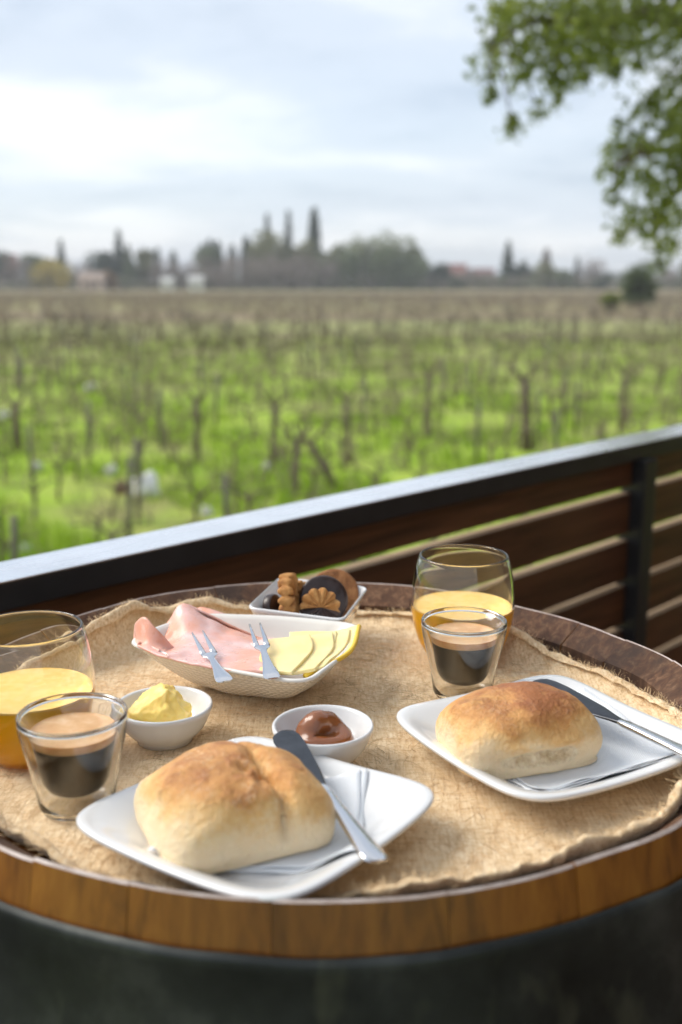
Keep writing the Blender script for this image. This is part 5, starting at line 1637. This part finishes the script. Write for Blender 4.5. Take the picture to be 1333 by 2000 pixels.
# hedgerow undergrowth under the trees
rh = np.random.default_rng(4)
n = 18000
hx = rh.uniform(-280, 280, n); hy = 415 + rh.uniform(0, 22, n)
hzv = GROUND + rh.random(n) ** 1.1 * (5.2 + 3.4 * np.array([nz(a * 0.06, 3.3) for a in hx]))
half = rh.random(n) < 0.55
o = quads('hedge_undergrowth', np.stack([hx, hy, hzv], 1)[half], 0.9, MAT['far_bare'], None, 5)
tag(o, 'brown hedge undergrowth along the far field edge', 'undergrowth', kind='stuff')
o = quads('green_undergrowth', np.stack([hx, hy, hzv * 0.9 + GROUND * 0.1], 1)[~half], 0.9, MAT['far_green'], None, 6)
tag(o, 'green hedge undergrowth along the far field edge', 'undergrowth', kind='stuff')
# two bushes out in the field
def bush(px, py, wpx, hpx, mat, label, seed):
    p = at_z(px, py, GROUND - RIM); D = p.y; w = wpx * D / FPX; h = hpx * D / FPX
    root = empty('field_bush', p); tag(root, label, 'bush', 'bushes standing in the field')
    r2 = np.random.default_rng(seed); n = 900
    dd = r2.normal(size=(n, 3)); dd /= np.linalg.norm(dd, axis=1, keepdims=True)
    P = dd * (0.45 + 0.55 * r2.random((n, 1))) * np.array([w / 2, w / 2, h / 2]) + np.array([0, 0, h * .55])
    P[:, :2] *= (1 + 0.25 * np.sin(P[:, 2:3] * 5))
    quads('crown', P, 0.17 * w, mat, root, seed)
    v, f = tube([(0, 0, -0.1), (0.02, 0, h * .3), (0, 0.02, h * .7)], [0.05 * w, 0.04 * w, 0.01 * w], 6)
    mk('trunk', v, f, MAT['bark'], root)
bush(1246, 604, 58, 72, MAT['far_green'], 'dark rounded bush standing alone in the field under the hanging branch', 8)
bush(1192, 612, 34, 36, MAT['leaf'], 'small bright green bush next to the dark rounded one', 9)
# houses and sheds in the tree line
def house(px, D, wpx, hpx, wallc, roofc, label, cat='house', name='house', seed=1, elev=0.0):
    s = D / FPX; w, h = wpx * s, hpx * s
    root = empty(name, ((px - CX) * s, D, GROUND + elev)); tag(root, label, cat)
    wm = plain(name + '_wall_%d' % px, wallc, 0.85, 0.06, 1.0); rm = plain(name + '_roof_%d' % px, roofc, 0.8, 0.15, 2.0)
    d = w * 0.7; hw_ = h * 0.62
    v, f = box_vf(-w / 2, w / 2, -d / 2, d / 2, -elev, hw_); wo = mk('wall', v, f, wm, root, smooth=False)
    e = 0.4
    rv = [(-w / 2 - e, -d / 2 - e, hw_), (w / 2 + e, -d / 2 - e, hw_), (w / 2 + e, d / 2 + e, hw_), (-w / 2 - e, d / 2 + e, hw_), (-w / 2 - e, 0, h), (w / 2 + e, 0, h)]
    recalc(mk('roof', rv, [(0, 1, 5, 4), (2, 3, 4, 5), (1, 2, 5), (3, 0, 4), (3, 2, 1, 0)], rm, root, smooth=False))
    gl = plain('window_glass_%d' % px, (0.03, 0.035, 0.04), 0.15, 0.1, 1.0)
    for k in (-1, 1):
        v, f = box_vf(k * w * .24 - w * .07, k * w * .24 + w * .07, -d / 2 - 0.05, -d / 2 + 0.05, hw_ * .35, hw_ * .75)
        mk('window', v, f, gl, root, smooth=False)
    v, f = box_vf(-w * .06, w * .06, -d / 2 - 0.06, -d / 2 + 0.04, 0, hw_ * .7)
    mk('door', v, f, plain('door_%d' % px, (0.10, 0.06, 0.04), 0.7), root, smooth=False)
house(192, 408, 46, 34, (0.46, 0.36, 0.29), (0.34, 0.26, 0.21), 'low pinkish house in front of the dark trees')
house(335, 406, 22, 26, (0.66, 0.64, 0.60), (0.55, 0.54, 0.52), 'small white shed, the one nearer the pink house', 'shed', 'shed')
house(390, 406, 26, 28, (0.66, 0.64, 0.60), (0.55, 0.54, 0.52), 'small white shed, the one nearer the three cypresses', 'shed', 'shed')
house(26, 445, 44, 66, (0.45, 0.36, 0.32), (0.26, 0.10, 0.08), 'house with a dark red roof at the edge of the tree line')
house(882, 445, 46, 48, (0.50, 0.36, 0.30), (0.26, 0.13, 0.11), 'red-roofed house just past the rounded wood')
house(936, 448, 40, 40, (0.46, 0.36, 0.32), (0.24, 0.14, 0.13), 'small red-roofed house before the broad apart conifer')
